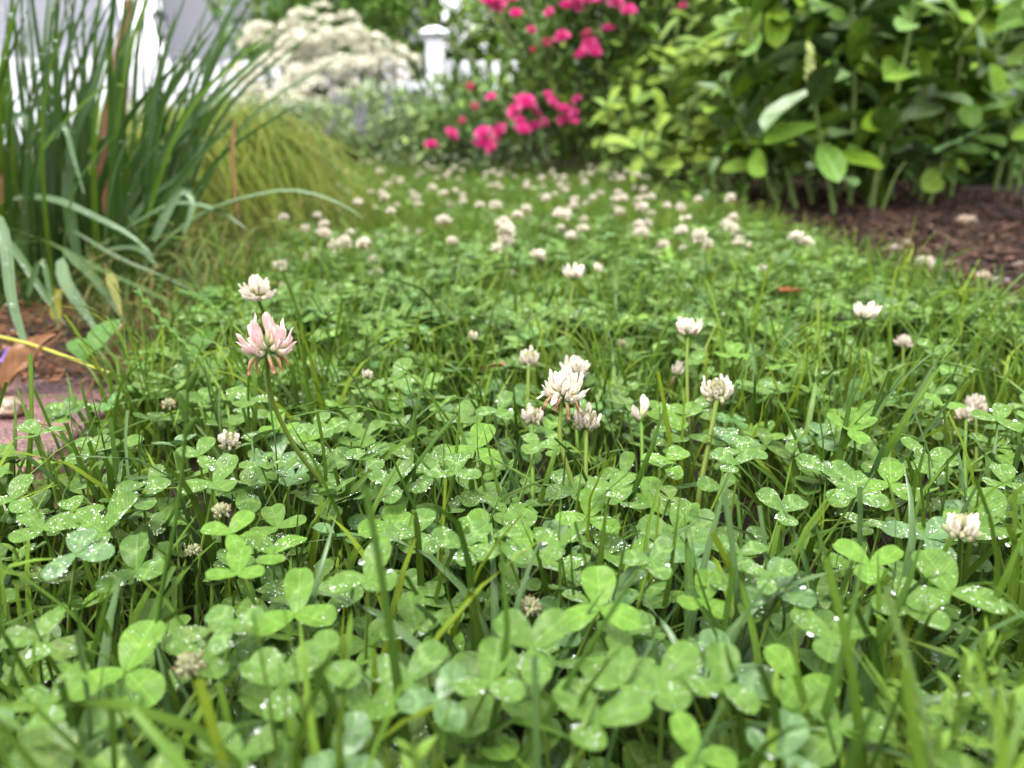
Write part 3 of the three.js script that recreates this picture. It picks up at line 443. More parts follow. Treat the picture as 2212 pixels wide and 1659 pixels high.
/* ---------- strap leaved clump by the lawn ---------- */
R = rngOf(31);
const strapMats = [leafy(lin(0.06, 0.135, 0.024), { map: bladeMap, clearcoat: 0.3, clearcoatRoughness: 0.28 }), leafy(lin(0.075, 0.15, 0.045), { map: bladeMap, clearcoat: 0.4, clearcoatRoughness: 0.25 }), leafy(lin(0.11, 0.22, 0.018), { map: bladeMap, transmission: 0.4 }), leafy(lin(0.12, 0.21, 0.095), { map: bladeMap, clearcoat: 0.5, clearcoatRoughness: 0.25 })];
const drySalmon = leafy(lin(0.32, 0.13, 0.1), { map: bladeMap, transmission: 0.2, clearcoat: 0.1 }), dryTan = leafy(lin(0.24, 0.13, 0.06), { map: bladeMap, transmission: 0.25, clearcoat: 0.1 }), paleBlade = leafy(lin(0.2, 0.27, 0.14), { map: bladeMap });
{
  const root = V(-0.6, 0, -0.98), t = thing('strap_leaf_plant', 'tall clump of dark blue green strap leaves beaded with rain beside the lawn', 'plant', root);
  const beads = [];
  const strap = (pts, w, mat, o = {}) => {
    const m = part('blade', ribbon(pts.map((p) => p.clone().sub(root)), o.width ?? bladeWidth(w, o.blunt ?? 0), { face: o.face ?? V(0.1, 0.2, 1), fold: o.fold ?? 0.4, segs: o.segs ?? 14, twist: o.twist ?? 0 }), mat, t);
    if (o.label) m.userData.label = o.label;
    const c = new THREE.CatmullRomCurve3(pts); for (let k = 0; k < (o.beads ?? 4); k++) { const q = 0.3 + 0.68 * R(), r = rr(0.0008, 0.0022), p = c.getPoint(q); beads.push(M4(p.add(V(rr(-0.4, 0.4) * w, -r * 0.2, w * 0.4 + r * 0.3)).sub(root), turn(0, 0, 0), r)); }
    return m;
  };
  for (let i = 0; i < 205; i++) {                                       // the upright mass
    const a = rr(0, 6.3), rad = Math.sqrt(R()), bx = root.x + Math.cos(a) * rad * 0.155, bz = root.z + Math.sin(a) * rad * 0.13, H = rr(0.2, 0.47), lean = V(Math.cos(a) * rad * rr(0.02, 0.13) + rr(-0.03, 0.12) * (0.4 + R()), 0, Math.sin(a) * rad * 0.08 + rr(-0.04, 0.02));
    const p = [V(bx, 0, bz), V(bx + lean.x * 0.25, H * 0.35, bz + lean.z * 0.3), V(bx + lean.x * 0.6, H * 0.7, bz + lean.z * 0.6), V(bx + lean.x * 1.25, H, bz + lean.z)];
    strap(p, rr(0.0045, 0.0098), strapMats[i % 8 === 0 ? 2 : i % 11 === 0 ? 3 : i % 3 === 0 ? 1 : 0], { face: V(rr(-0.7, 0.7), 0.1, 1), twist: rr(-0.7, 0.7), fold: 0.5, beads: 5 });
  }
  const P = (list, d0, d1) => list.map(([u, v], i) => at(u, v, lerp(d0, d1, i / (list.length - 1))));
  const named = [                                                       // from the foot to the tip, in picture points, with width in metres
    [[[225, 640], [262, 500], [300, 380], [330, 225], [352, 140], [382, 15]], 0.017, 0, 0.97, 0.93], [[[210, 600], [250, 440], [300, 333], [350, 227], [402, 148], [466, 58]], 0.016, 0, 0.98, 0.95], [[[240, 620], [300, 430], [383, 283], [432, 205], [467, 133], [492, 45]], 0.0135, 2, 0.98, 0.97],
    [[[230, 560], [283, 433], [350, 333], [433, 240], [533, 147], [627, 57]], 0.0125, 1, 0.95, 0.93], [[[240, 600], [300, 493], [383, 400], [450, 317], [507, 263]], 0.012, 0, 0.92, 0.88, { blunt: 0.5 }], [[[-30, 470], [33, 432], [117, 433], [200, 467], [283, 510], [335, 556]], 0.011, 3, 0.86, 0.8, { face: V(0, 1, 0.5), beads: 8 }],
    [[[300, 600], [350, 533], [433, 467], [517, 433], [633, 413], [733, 440], [788, 474]], 0.0125, 3, 0.9, 0.8, { face: V(0, 1, 0.4), beads: 14 }], [[[120, 300], [137, 268], [160, 340], [182, 418]], 0.0065, 3, 0.84, 0.82, { blunt: 0.3 }], [[[90, 330], [140, 267], [213, 200], [247, 183], [296, 198]], 0.0085, 2, 0.85, 0.86, { face: V(0, 1, 0.5) }],
    [[[330, 520], [395, 412], [416, 436], [393, 515]], 0.0105, 3, 0.84, 0.82], [[[70, 300], [50, 247], [20, 268], [0, 327]], 0.008, 3, 0.82, 0.82], [[[-40, 450], [0, 482], [15, 550], [25, 640], [52, 735], [84, 830]], 0.0105, 3, 0.62, 0.585, { face: V(0.2, 0.2, 1), beads: 8, fold: 0.15 }],
    [[[130, 560], [143, 610], [175, 660], [207, 712]], 0.0145, 3, 0.78, 0.72, { blunt: 0.4, fold: 0.15 }], [[[20, 520], [57, 573], [100, 640], [146, 706]], 0.0085, 1, 0.78, 0.74], [[[140, 540], [200, 593], [250, 660], [284, 716]], 0.011, 1, 0.8, 0.72], [[[100, 520], [230, 590], [340, 640], [420, 700], [520, 770]], 0.006, 1, 0.85, 0.66, { face: V(0, 1, 0.5) }],
    [[[160, 500], [260, 560], [380, 610], [470, 660]], 0.005, 3, 0.85, 0.8, { face: V(0, 1, 0.5) }], [[[180, 560], [300, 480], [380, 440], [470, 455], [540, 500]], 0.009, 3, 0.9, 0.85, { face: V(0, 1, 0.5) }], [[[60, 640], [90, 560], [110, 640], [130, 720]], 0.006, 1, 0.72, 0.7], [[[230, 540], [300, 540], [345, 580]], 0.009, 3, 0.85, 0.8, { face: V(0, 1, 0.5) }],
    [[[250, 520], [330, 420], [400, 370], [455, 285]], 0.008, 3, 0.9, 0.9], [[[40, 560], [70, 420], [95, 300], [90, 240]], 0.016, 0, 0.86, 0.85], [[[170, 560], [150, 420], [165, 280], [205, 190], [245, 40]], 0.015, 1, 0.88, 0.86],
  ];
  named.forEach(([l, w, m, d0, d1, o = {}], i) => strap(P(l, d0, d1), w, strapMats[m], { twist: (i % 3 - 1) * 0.2, ...o }));
  strap(P([[506, 263], [503, 333], [510, 433], [522, 480]], 0.88, 0.86), 0.0048, dryTan, { label: 'dry tan tip of a broken blade hanging down', fold: 0.6, beads: 1 });
  strap(P([[235, 480], [245, 300], [262, 150], [285, -30]], 0.99, 0.99), 0.034, drySalmon, { label: 'withered salmon pink blade', fold: 0.2, beads: 0 });
  strap(P([[122, 690], [124, 650], [128, 625]], 0.72, 0.72), 0.011, leafy(lin(0.35, 0.32, 0.05), { map: bladeMap }), { label: 'yellowed broken blade stump', blunt: 0.6 });
  strap(P([[238, 590], [250, 630], [262, 680]], 0.72, 0.72), 0.01, leafy(lin(0.35, 0.36, 0.12), { map: bladeMap }), { label: 'yellowed blade tip', blunt: 0.4 });
  strap(P([[2, 440], [-2, 330], [0, 240]], 0.83, 0.83), 0.009, dryTan, { label: 'dry brown blade' });
  const m = new THREE.InstancedMesh(drop(10, 8), dewMat, beads.length); m.name = 'dew'; beads.forEach((x, i) => m.setMatrixAt(i, x)); m.userData.kind = 'stuff'; t.add(m);
}

/* ---------- mound of fine yellow green grass ---------- */
R = rngOf(41);
{
  const root = V(-0.62, 0, -1.52), t = thing('mounded_grass', 'soft mound of fine yellow green ornamental grass behind the strap leaves', 'ornamental grass', root);
  const hair = [0, 1, 2, 3, 4].map((i) => { const b = 0.55 + i * 0.16; return ribbon([V(0, 0, 0), V(0, 0.42, 0.12 * b), V(0, 0.62, 0.42 * b), V(0, 0.5 - 0.06 * i, 0.78 * b), V(0, 0.16 - 0.05 * i, 1.02 * b)], (k) => 0.011 * (1 - 0.75 * k), { face: V(0, 0.8, 0.6), fold: 0.3, segs: 9 }); });
  const fine = leafy(lin(1, 1, 1), { map: bladeMap, transmission: 0.4, clearcoat: 0.08 }), tints = [lin(0.22, 0.31, 0.035), lin(0.28, 0.34, 0.05), lin(0.15, 0.25, 0.03), lin(0.3, 0.29, 0.06)], sets = hair.map(() => [[], []]);
  for (let i = 0; i < 5200; i++) { const a = rr(0, 6.3), r = Math.sqrt(R()), k = i % 5, s = rr(0.2, 0.37); sets[k][0].push(M4(V(Math.cos(a) * r * 0.16, 0, Math.sin(a) * r * 0.14), turn(rr(-0.4, 0.35), a + rr(-1.1, 1.1), rr(-0.4, 0.4)), V(s * 0.8, s, s))); sets[k][1].push(pick(tints).clone().multiplyScalar(rr(0.75, 1.2))); }
  hair.forEach((g, k) => copies('blade_mass', g, fine, ...sets[k], t));
}
// thin grass spilling over the bed edge
R = rngOf(43);
{
  const spill = new THREE.Group(); spill.name = 'edge_grass'; tag(spill, 'thin trailing grass and stems spilling over the litter of the left bed', 'grass', null, 'stuff'); add(spill);
  const g = [0.5, 1, 1.5].map((b) => ribbon([V(0, 0, 0), V(0, 0.4, 0.15 * b), V(0, 0.55, 0.5 * b), V(0, 0.35, 0.85 * b)], (k) => 0.014 * (1 - 0.85 * k), { face: V(0, 0.8, 0.6), segs: 8 })), sets = g.map(() => [[], []]), tints = [lin(0.12, 0.2, 0.04), lin(0.2, 0.24, 0.06), lin(0.3, 0.23, 0.09), lin(0.07, 0.15, 0.03)];
  for (let i = 0; i < 900; i++) { const d = rr(0.72, 1.5), x = lawnLeft(d) - Math.abs(rr(-0.12, 0.2)) + 0.04, k = i % 3, s = rr(0.07, 0.17); sets[k][0].push(M4(V(x, groundY(x, -d) - 0.002, -d), turn(rr(-0.4, 0.4), rr(0, 6.3), rr(-0.3, 0.3)), s)); sets[k][1].push(pick(tints)); }
  g.forEach((q, k) => copies('blade', q, bladeTint, ...sets[k], spill));
}

/* ---------- the left bed: paver, litter, dead leaves, weeds ---------- */
R = rngOf(51);
{
  const edging = new THREE.Group(); edging.name = 'paver_edging'; edging.userData.kind = 'structure'; add(edging);
  const paverMat = new THREE.MeshStandardMaterial({ color: lin(0.15, 0.056, 0.05), map: stoneMap, roughness: 0.5, bumpMap: stoneBump, bumpScale: 0.003 });
  const shape = new THREE.Shape(); { const w = 0.108, h = 0.1, b = 0.008; shape.moveTo(-w + b, -h); shape.lineTo(w - b, -h); shape.quadraticCurveTo(w, -h, w, -h + b); shape.lineTo(w, h - b); shape.quadraticCurveTo(w, h, w - b, h); shape.lineTo(-w + b, h); shape.quadraticCurveTo(-w, h, -w, h - b); shape.lineTo(-w, -h + b); shape.quadraticCurveTo(-w, -h, -w + b, -h); }
  const g = new THREE.ExtrudeGeometry(shape, { depth: 0.045, bevelEnabled: true, bevelSize: 0.004, bevelThickness: 0.004, bevelSegments: 3, curveSegments: 4 }).rotateX(-Math.PI / 2); { const p = g.attributes.position, uv = g.attributes.uv; for (let i = 0; i < p.count; i++) uv.setXY(i, p.getX(i) / 0.12, p.getZ(i) / 0.12 + p.getY(i) / 0.12); }
  for (const [x, z, y, r] of [[-0.41, -0.49, -0.043, 0.06], [-0.635, -0.515, -0.045, 0.1]]) { const m = part('paver', g, paverMat, edging); m.position.set(x, y, z); m.rotation.y = r; }
}
{
  const chip = (l, w, h, s) => { const g = new THREE.BoxGeometry(l, h, w, 2, 1, 1), p = g.attributes.position, n = (i, k) => nz(p.getX(i) * 300 + s, p.getY(i) * 300 + k, p.getZ(i) * 300) * 0.35; for (let i = 0; i < p.count; i++) p.setXYZ(i, p.getX(i) * (1 + n(i, 1)), p.getY(i) * (1 + n(i, 2)) + Math.abs(p.getX(i)) * 0.1, p.getZ(i) * (1 + 1.6 * n(i, 3))); g.computeVertexNormals(); return g; };
  const chips = [chip(0.016, 0.007, 0.003, 1), chip(0.028, 0.004, 0.0025, 2), chip(0.01, 0.008, 0.005, 3), chip(0.045, 0.0028, 0.002, 4)], needle = [chip(0.05, 0.0012, 0.0009, 5), chip(0.03, 0.0016, 0.001, 6), chip(0.012, 0.005, 0.0015, 7)];
  const wet = new THREE.MeshPhysicalMaterial({ color: lin(0.82, 0.8, 0.76), map: barkMap, roughness: 0.75, specularIntensity: 0.3, clearcoat: 0.04, clearcoatRoughness: 0.4 });
  const scatter = (name, label, category, geos, n, place, tints) => { const g = new THREE.Group(); g.name = name; tag(g, label, category, null, 'stuff'); add(g); const sets = geos.map(() => [[], []]); for (let i = 0; i < n; i++) { const p = place(); if (!p) continue; const k = Math.floor(R() * geos.length); sets[k][0].push(M4(p, turn(rr(-0.5, 0.5), rr(0, 6.3), rr(-0.5, 0.5)), rr(0.5, 1.35))); sets[k][1].push(pick(tints).clone().multiplyScalar(rr(0.7, 1.4))); } geos.forEach((q, k) => copies('piece', q, wet, ...sets[k], g)); };
  scatter('bark_mulch', 'damp red brown shredded bark mulch under the sedum plants', 'mulch', chips, 9000, () => { const d = rr(0.7, 2.9), x = lawnRight(d) + rr(-0.02, 0.95); return V(x, groundY(x, -d) + rr(-0.002, 0.008), -d); }, [lin(0.055, 0.025, 0.016), lin(0.03, 0.016, 0.012), lin(0.09, 0.043, 0.028), lin(0.13, 0.07, 0.047)]);
  scatter('dry_litter', 'rusty pine needles and bark crumbs beside the red paver', 'litter', needle, 1700, () => { const d = rr(0.56, 1.0), x = rr(-0.85, lawnLeft(d) + 0.05); return V(x, groundY(x, -d) + rr(0, 0.006) + (x < -0.28 && d < 0.59 ? 0.01 : 0), -d); }, [lin(0.25, 0.1, 0.045), lin(0.32, 0.15, 0.07), lin(0.1, 0.05, 0.03), lin(0.05, 0.03, 0.022)]);
}
const pebbleMat = [lin(0.28, 0.2, 0.12), lin(0.22, 0.18, 0.145), lin(0.16, 0.085, 0.06)].map((c) => new THREE.MeshPhysicalMaterial({ color: c, map: stoneMap, roughness: 0.5, clearcoat: 0.35, clearcoatRoughness: 0.3 }));
function pebble(p, s, mat, label, seed, group) {
  const g = new THREE.IcosahedronGeometry(1, 4), q = g.attributes.position;
  for (let i = 0; i < q.count; i++) { const v = V(q.getX(i), q.getY(i), q.getZ(i)), k = 1 + 0.28 * nz(v.x * 1.3 + seed, v.y * 1.3, v.z * 1.3); q.setXYZ(i, v.x * k * s, v.y * k * s * 0.62, v.z * k * s * 0.8); }
  g.computeVertexNormals();
  const m = single('pebble', g, mat, label, 'pebble', group); m.position.copy(p); m.rotation.y = seed * 1.3; return m;
}
pebble(onY(22, 880, 0.012), 0.0115, pebbleMat[0], 'smooth cream pebble lying on the red paver', 2);
[[2083, 494, 0.032, 0, 'large flat tan pebble at the back of the bark mulch'], [2125, 577, 0.019, 0, 'round cream pebble beside a paler one in the bark mulch'], [2163, 587, 0.018, 1, 'pale oval pebble beside a round cream one in the bark mulch'], [1960, 520, 0.017, 2, 'pinkish pebble on the bark mulch behind the grass edge'], [1937, 525, 0.02, 2, 'brown pink pebble half sunk in the mulch near the grass edge'], [1644, 490, 0.045, 2, 'large dull brown stone under the sedum leaves'], [2190, 618, 0.017, 1, 'grey white pebble by the mulch edge'], [2140, 625, 0.02, 2, 'rusty pebble by the mulch edge'], [2040, 575, 0.014, 1, 'small grey pebble near a twig on the mulch'], [2203, 570, 0.015, 1, 'small pale pebble at the side of the mulch']].forEach(([u, v, s, k, label], i) => { const p = onY(u, v, 0.03); p.y = groundY(p.x, p.z) + s * 0.25; pebble(p, s * 0.62, pebbleMat[k], label, i + 5); });
for (const [a, b, label] of [[[2010, 566], [2075, 556], 'straight pale twig lying on the bark mulch'], [[2100, 640], [2190, 626], 'brown twig on the mulch at the grass edge']]) { const p = onY(...a, 0.03), q = onY(...b, 0.034); p.y = groundY(p.x, p.z) + 0.008; q.y = groundY(q.x, q.z) + 0.011; const m = single('twig', tube([V(0, 0, 0), q.clone().sub(p).multiplyScalar(0.45).add(V(0, 0.003, 0.004)), q.clone().sub(p)], (t) => 0.0032 * (1 - 0.35 * t) * (1 + 0.2 * Math.sin(t * 23)), 7, 12), flat(lin(0.18, 0.1, 0.07), 0.7, { map: barkMap }), label, 'twig'); m.position.copy(p); }

// dead leaves
const deadMat = [leafy(lin(0.3, 0.14, 0.07), { map: broadMap, transmission: 0.15, clearcoat: 0.3 }), leafy(lin(0.42, 0.22, 0.13), { map: broadMap, transmission: 0.15, clearcoat: 0.25 }), leafy(lin(0.35, 0.11, 0.06), { map: broadMap, transmission: 0.15 })];
function lying(name, g, mat, p, q, label, category, group) { const m = single(name, g, mat, label, category, group); m.position.copy(p); m.quaternion.copy(q); return m; }
lying('dead_leaf', leaf(0.062, 0.042, { pointed: 0.6, fold: 0.7, curl: -0.25, wave: 0.16, seed: 3, rings: 5, sectors: 26 }), deadMat[0], onY(-12, 845, 0.008), turn(-0.5, 2.0, 0.5), 'large brown curled dead leaf beside the red paver', 'dead leaf');
lying('dead_leaf', leaf(0.04, 0.018, { pointed: 0.5, fold: 1.2, curl: 0.2, wave: 0.12, seed: 5, rings: 5, sectors: 22 }), deadMat[1], onY(246, 802, 0.012), turn(-1.25, 2.9, 0.2), 'pale tan dead leaf rolled into an upright tube', 'dead leaf');
lying('dead_leaf', leaf(0.03, 0.02, { pointed: 0.5, fold: 0.5, curl: 0.15, wave: 0.12, seed: 8 }), deadMat[2], onY(160, 1085, 0.012), turn(-0.1, 1.2, 0.2), 'rust red dead leaf low between clover stalks', 'dead leaf');
lying('dead_leaf', leaf(0.03, 0.018, { pointed: 0.5, fold: 0.4, curl: 0.1, wave: 0.12, seed: 9 }), deadMat[2], onY(1668, 632, 0.05), turn(-0.15, 1.6, 0.1), 'orange brown dead leaf on the grass near the mulch', 'dead leaf');
lying('dead_leaf', leaf(0.03, 0.016, { pointed: 0.5, fold: 0.4, curl: 0.1, wave: 0.12, seed: 12 }), deadMat[0], onY(1040, 802, 0.045), turn(-0.5, 0.6, 0.1), 'dark brown dead leaf standing between the clover leaves', 'dead leaf');
lying('purple_petal', leaf(0.03, 0.02, { fold: 0.4, curl: 0.25, wave: 0.2, seed: 6, rings: 4 }), leafy(lin(0.2, 0.13, 0.55), { transmission: 0.3 }), onY(-6, 785, 0.02), turn(-0.5, 2.2, 0.3), 'crumpled purple petal behind the large brown dead leaf', 'petal');
// the fallen yellow stem
{
  const a = at(-25, 722, 0.6), b = at(238, 806, 0.535), t = thing('fallen_stem', 'yellow green fallen flower stem with a withered white tip', 'stem', b.clone().setY(0.012)), o = t.position;
  part('stalk', tube([a, at(60, 742, 0.585), at(150, 773, 0.56), b].map((p) => p.sub(o)), [0.0014, 0.0011], 8, 14), leafy(lin(0.36, 0.36, 0.06), { transmission: 0.15 }), t);
  part('withered_tip', leaf(0.016, 0.013, { fold: 0.5, curl: 0.3, wave: 0.2, seed: 2 }), leafy(lin(0.75, 0.72, 0.62)), t).applyMatrix4(M4(b.clone().sub(o), turn(0.9, -0.3, 0), 1));
  for (let i = 0; i < 6; i++) part('sepal', ribbon([V(0, 0, 0), V(0.003 * Math.cos(i), 0.003, 0.003 * Math.sin(i * 2)), V(0.012 * Math.cos(i), 0.003 * Math.sin(i * 3), 0.01 * Math.sin(i * 2))], (k) => 0.0022 * (1 - 0.8 * k), { segs: 5 }), leafy(lin(0.4, 0.42, 0.16)), t).position.copy(b.clone().sub(o));
}
// broad leaved weeds
const weedMat = [leafy(lin(0.16, 0.3, 0.06), { map: broadMap }), leafy(lin(0.1, 0.23, 0.05), { map: broadMap }), leafy(lin(0.17, 0.3, 0.045), { map: broadMap })];
function weed(u, v, y, leavesOf, mat, label, name = 'broadleaf_weed') {
  const top = onY(u, v, y), o = V(top.x, groundY(top.x, top.z) - 0.002, top.z), t = thing(name, label, 'weed', o);
  part('stem', tube([V(0, 0, 0), V(0.003, y * 0.5, 0.002), V(0, top.y - o.y, 0)], [0.0015, 0.001], 6, 6), stalkMat, t);
  leavesOf.forEach(([L, W, yaw, pitch, h, pointed = 0.6], i) => part('leaf', leaf(L, W, { pointed, fold: 0.18, curl: 0.18, wave: 0.06, seed: i + u % 7, sectors: 24, rings: 4, teeth: 0.03, notch: 0 }), mat, t).applyMatrix4(M4(V(0, (top.y - o.y) * h, 0), turn(-pitch, yaw, 0), 1)));
  return t;
}
weed(285, 868, 0.03, [[0.036, 0.028, 1.25, 0.35, 1], [0.03, 0.022, -1.6, 0.1, 0.9], [0.026, 0.018, 2.6, 0, 0.7], [0.028, 0.016, 0.2, -0.1, 0.5], [0.022, 0.014, -0.6, 0, 0.6]], weedMat[0], 'pale green weed with one big pointed leaf at the paver edge');
weed(190, 772, 0.03, [[0.04, 0.036, 2.7, 0.8, 1, 0.2], [0.034, 0.03, 1.5, 0.7, 0.9, 0.2], [0.03, 0.028, -2.4, 0.6, 0.9, 0.2]], weedMat[1], 'green lobed weed leaves behind the yellow stem');
weed(415, 775, 0.03, [[0.034, 0.03, 2.9, 0.7, 1, 0.2], [0.03, 0.026, 1.6, 0.5, 0.8, 0.2]], weedMat[1], 'rounded weed leaf by the litter near the white flower');
weed(320, 750, 0.025, [[0.03, 0.014, 1.2, 0.3, 1], [0.026, 0.012, 2.8, 0.4, 0.9], [0.022, 0.012, -1.5, 0.2, 0.8]], weedMat[2], 'slender bright green weed behind the upright dead leaf');
weed(60, 1030, 0.04, [[0.045, 0.016, -1.5, 0.3, 1], [0.05, 0.018, 1.3, 0.1, 0.95], [0.04, 0.014, 2.4, 0.2, 0.8]], weedMat[2], 'long yellow green weed leaves in front of the paver');
weed(120, 1000, 0.035, [[0.04, 0.013, -1.2, 0.15, 1], [0.03, 0.012, 0.9, 0.4, 1]], weedMat[2], 'narrow bright weed leaves beside the paver');
weed(545, 480, 0.08, [[0.06, 0.022, 1.3, 0.15, 1], [0.06, 0.028, 2.9, -0.9, 0.9], [0.05, 0.024, 2.2, -0.7, 0.7]], weedMat[2], 'bright broad leaved weed in front of the yellow mound');
// yellow green sprouts in the near lawn
R = rngOf(57);
function sprout(u, v, y, s, label) {
  const top = onY(u, v, y), o = V(top.x, groundY(top.x, top.z) - 0.002, top.z), t = thing('weed_sprout', label, 'weed', o), H = top.y - o.y;
  part('stem', tube([V(0, 0, 0), V(0.002, H * 0.6, 0), V(0, H, 0)], [0.0009, 0.0006], 6, 6), stalkMat, t);
  const small = leaf(1, 0.62, { pointed: 0.6, fold: 0.35, curl: 0.2, sectors: 12, rings: 2, notch: 0 });
  for (let i = 0; i < 16; i++) { const k = i / 16; part('leaf', small, weedMat[2], t).applyMatrix4(M4(V(0, H * (0.35 + 0.66 * k), 0), turn(-0.2 - k * 0.75, i * 2.4, 0), 1.25 * s * (1.25 - 0.75 * k) * rr(0.8, 1.2))); }
}
sprout(2130, 1370, 0.07, 0.008, 'yellow green leafy sprout behind the large clover leaf'); sprout(1925, 1345, 0.062, 0.008, 'leafy sprout beside a notched clover leaf'); sprout(2085, 1420, 0.075, 0.009, 'tall yellow green sprout with crowded tip leaves'); sprout(890, 1610, 0.075, 0.0085, 'blurred yellow green sprout low in the lawn'); sprout(30, 1185, 0.05, 0.008, 'fuzzy yellow green sprout near the paver'); sprout(2030, 1590, 0.07, 0.009, 'bushy sprout under a fallen grass blade'); sprout(2190, 1500, 0.07, 0.0095, 'dense sprout at the lawn side'); sprout(1955, 1500, 0.065, 0.009, 'short sprout beside a cut grass blade');
// grass seed heads
function seedHead(pts, depth0, depth1, label, spike = 18, mat = weedMat[1]) {
  const e = pts[pts.length - 1], root = at(e[0], e[1], depth1), o = V(root.x, groundY(root.x, root.z) - 0.002, root.z), t = thing('grass_seed_head', label, 'grass seed head', o);
  const line = pts.map(([u, v], i) => at(u, v, lerp(depth0, depth1, i / (pts.length - 1)))), c = new THREE.CatmullRomCurve3([...line, V(o.x, o.y, o.z)].map((p) => p.clone().sub(o)));
  part('stem', tube(c.getPoints(14), [0.0005, 0.0009], 5, 22), mat === weedMat[1] ? stalkMat : mat, t);
  const g = new THREE.SphereGeometry(1, 7, 6).scale(0.0011, 0.004, 0.0009).translate(0, 0.003, 0);
  for (let i = 0; i < spike; i++) { const k = i / spike * 0.5, p = c.getPoint(k), T = c.getTangent(k).negate(), side = V(T.y, -T.x, 0.2).multiplyScalar(i % 2 ? 0.5 : -0.5); part('spikelet', g, mat, t).applyMatrix4(M4(p, aim(T.add(side)), rr(0.8, 1.15))); }
}
seedHead([[298, 632], [367, 710], [433, 780], [480, 850], [500, 930]], 0.5, 0.42, 'arching green ryegrass spike leaning over the litter'); seedHead([[392, 633], [430, 645], [480, 680], [530, 730], [570, 800]], 0.55, 0.5, 'second drooping ryegrass spike behind the first one'); seedHead([[406, 790], [404, 880], [398, 960], [382, 1110], [352, 1260], [338, 1400]], 0.215, 0.22, 'dark blurred upright seed stalk close in front of the lawn', 5, bladeMats[3]); seedHead([[1702, 690], [1698, 740], [1692, 790], [1690, 850]], 0.55, 0.55, 'fine upright meadow grass seed head', 16); seedHead([[1568, 770], [1570, 820], [1574, 870]], 0.55, 0.55, 'short pale meadow grass seed head', 12); seedHead([[2030, 560], [2010, 600], [2000, 660]], 0.9, 0.9, 'pale grass seed head against the dark mulch', 14);

/* ---------- sedum plants on the right ---------- */
R = rngOf(61);
const sedumLeaf = [0, 1, 2, 3].map((i) => leaf(1, 0.6 + 0.06 * (i % 3), { narrow: 0.66, pointed: 0.05, notch: 0, fold: [0.35, 0.2, 0.5, 0.1][i], cup: 0.15, curl: [0.1, 0.25, -0.05, 0.3][i], wave: 0.05, seed: i + 3, sectors: 20, rings: 3, thick: 0.025, teeth: 0.025 }));
const sedumMats = [leafy(lin(0.155, 0.31, 0.05), { map: broadMap, clearcoat: 0.3 }), leafy(lin(0.2, 0.37, 0.04), { map: broadMap }), leafy(lin(0.15, 0.26, 0.09), { map: broadMap, clearcoat: 0.5 }), leafy(lin(0.24, 0.42, 0.03), { map: broadMap, transmission: 0.35 })], sedumStem = leafy(lin(0.17, 0.25, 0.07), { transmission: 0.1 });
const sedumPale = [leafy(lin(0.27, 0.43, 0.1), { map: broadMap, transmission: 0.35 }), leafy(lin(0.33, 0.5, 0.07), { map: broadMap, transmission: 0.35 })];
function sedum(root, label, stems, o = {}) {
  const t = thing('sedum_plant', label, 'plant', root), all = [];
  stems.forEach((pts, si) => {
    const c = new THREE.CatmullRomCurve3(pts.map((p) => p.clone().sub(root))), len = c.getLength();
    const st = part('stem', tube(c.getPoints(8), [0.006, 0.0035], 7, 12), sedumStem, t);
    const nodes = Math.round(len / (o.gap ?? 0.042));
    for (let k = 2; k <= nodes; k++) {
      const f = k / nodes, p = c.getPoint(Math.min(1, f)), T = c.getTangent(Math.min(1, f));
      for (const s of [0, 1]) {
        const yaw = k * 1.57 + s * Math.PI + rr(-0.35, 0.35) + si, L = (o.size ?? 0.112) * rr(0.78, 1.15), up = rr(-0.5, 1.0);
        all.push([st, p, aim(T).multiply(turn(0, yaw, 0)).multiply(turn(-up, 0, rr(-0.7, 0.7))), L, (o.pale ? sedumPale[(k + s) % 2] : sedumMats[R() < 0.24 ? 3 : R() < 0.35 ? 1 : R() < 0.4 ? 2 : 0])]);
      }
    }
  });
  all.slice(0, o.most ?? 300).forEach(([st, p, q, L, m], i) => { const x = part('leaf', sedumLeaf[i % 4], m, st); x.position.copy(p); x.quaternion.copy(q); x.scale.setScalar(L); });
  return t;
}
const stemFrom = (x, z, h, lx, lz) => [V(x, groundY(x, z), z), V(x + lx * 0.25, h * 0.45, z + lz * 0.25), V(x + lx * 0.7, h * 0.8, z + lz * 0.7), V(x + lx, h, z + lz)];
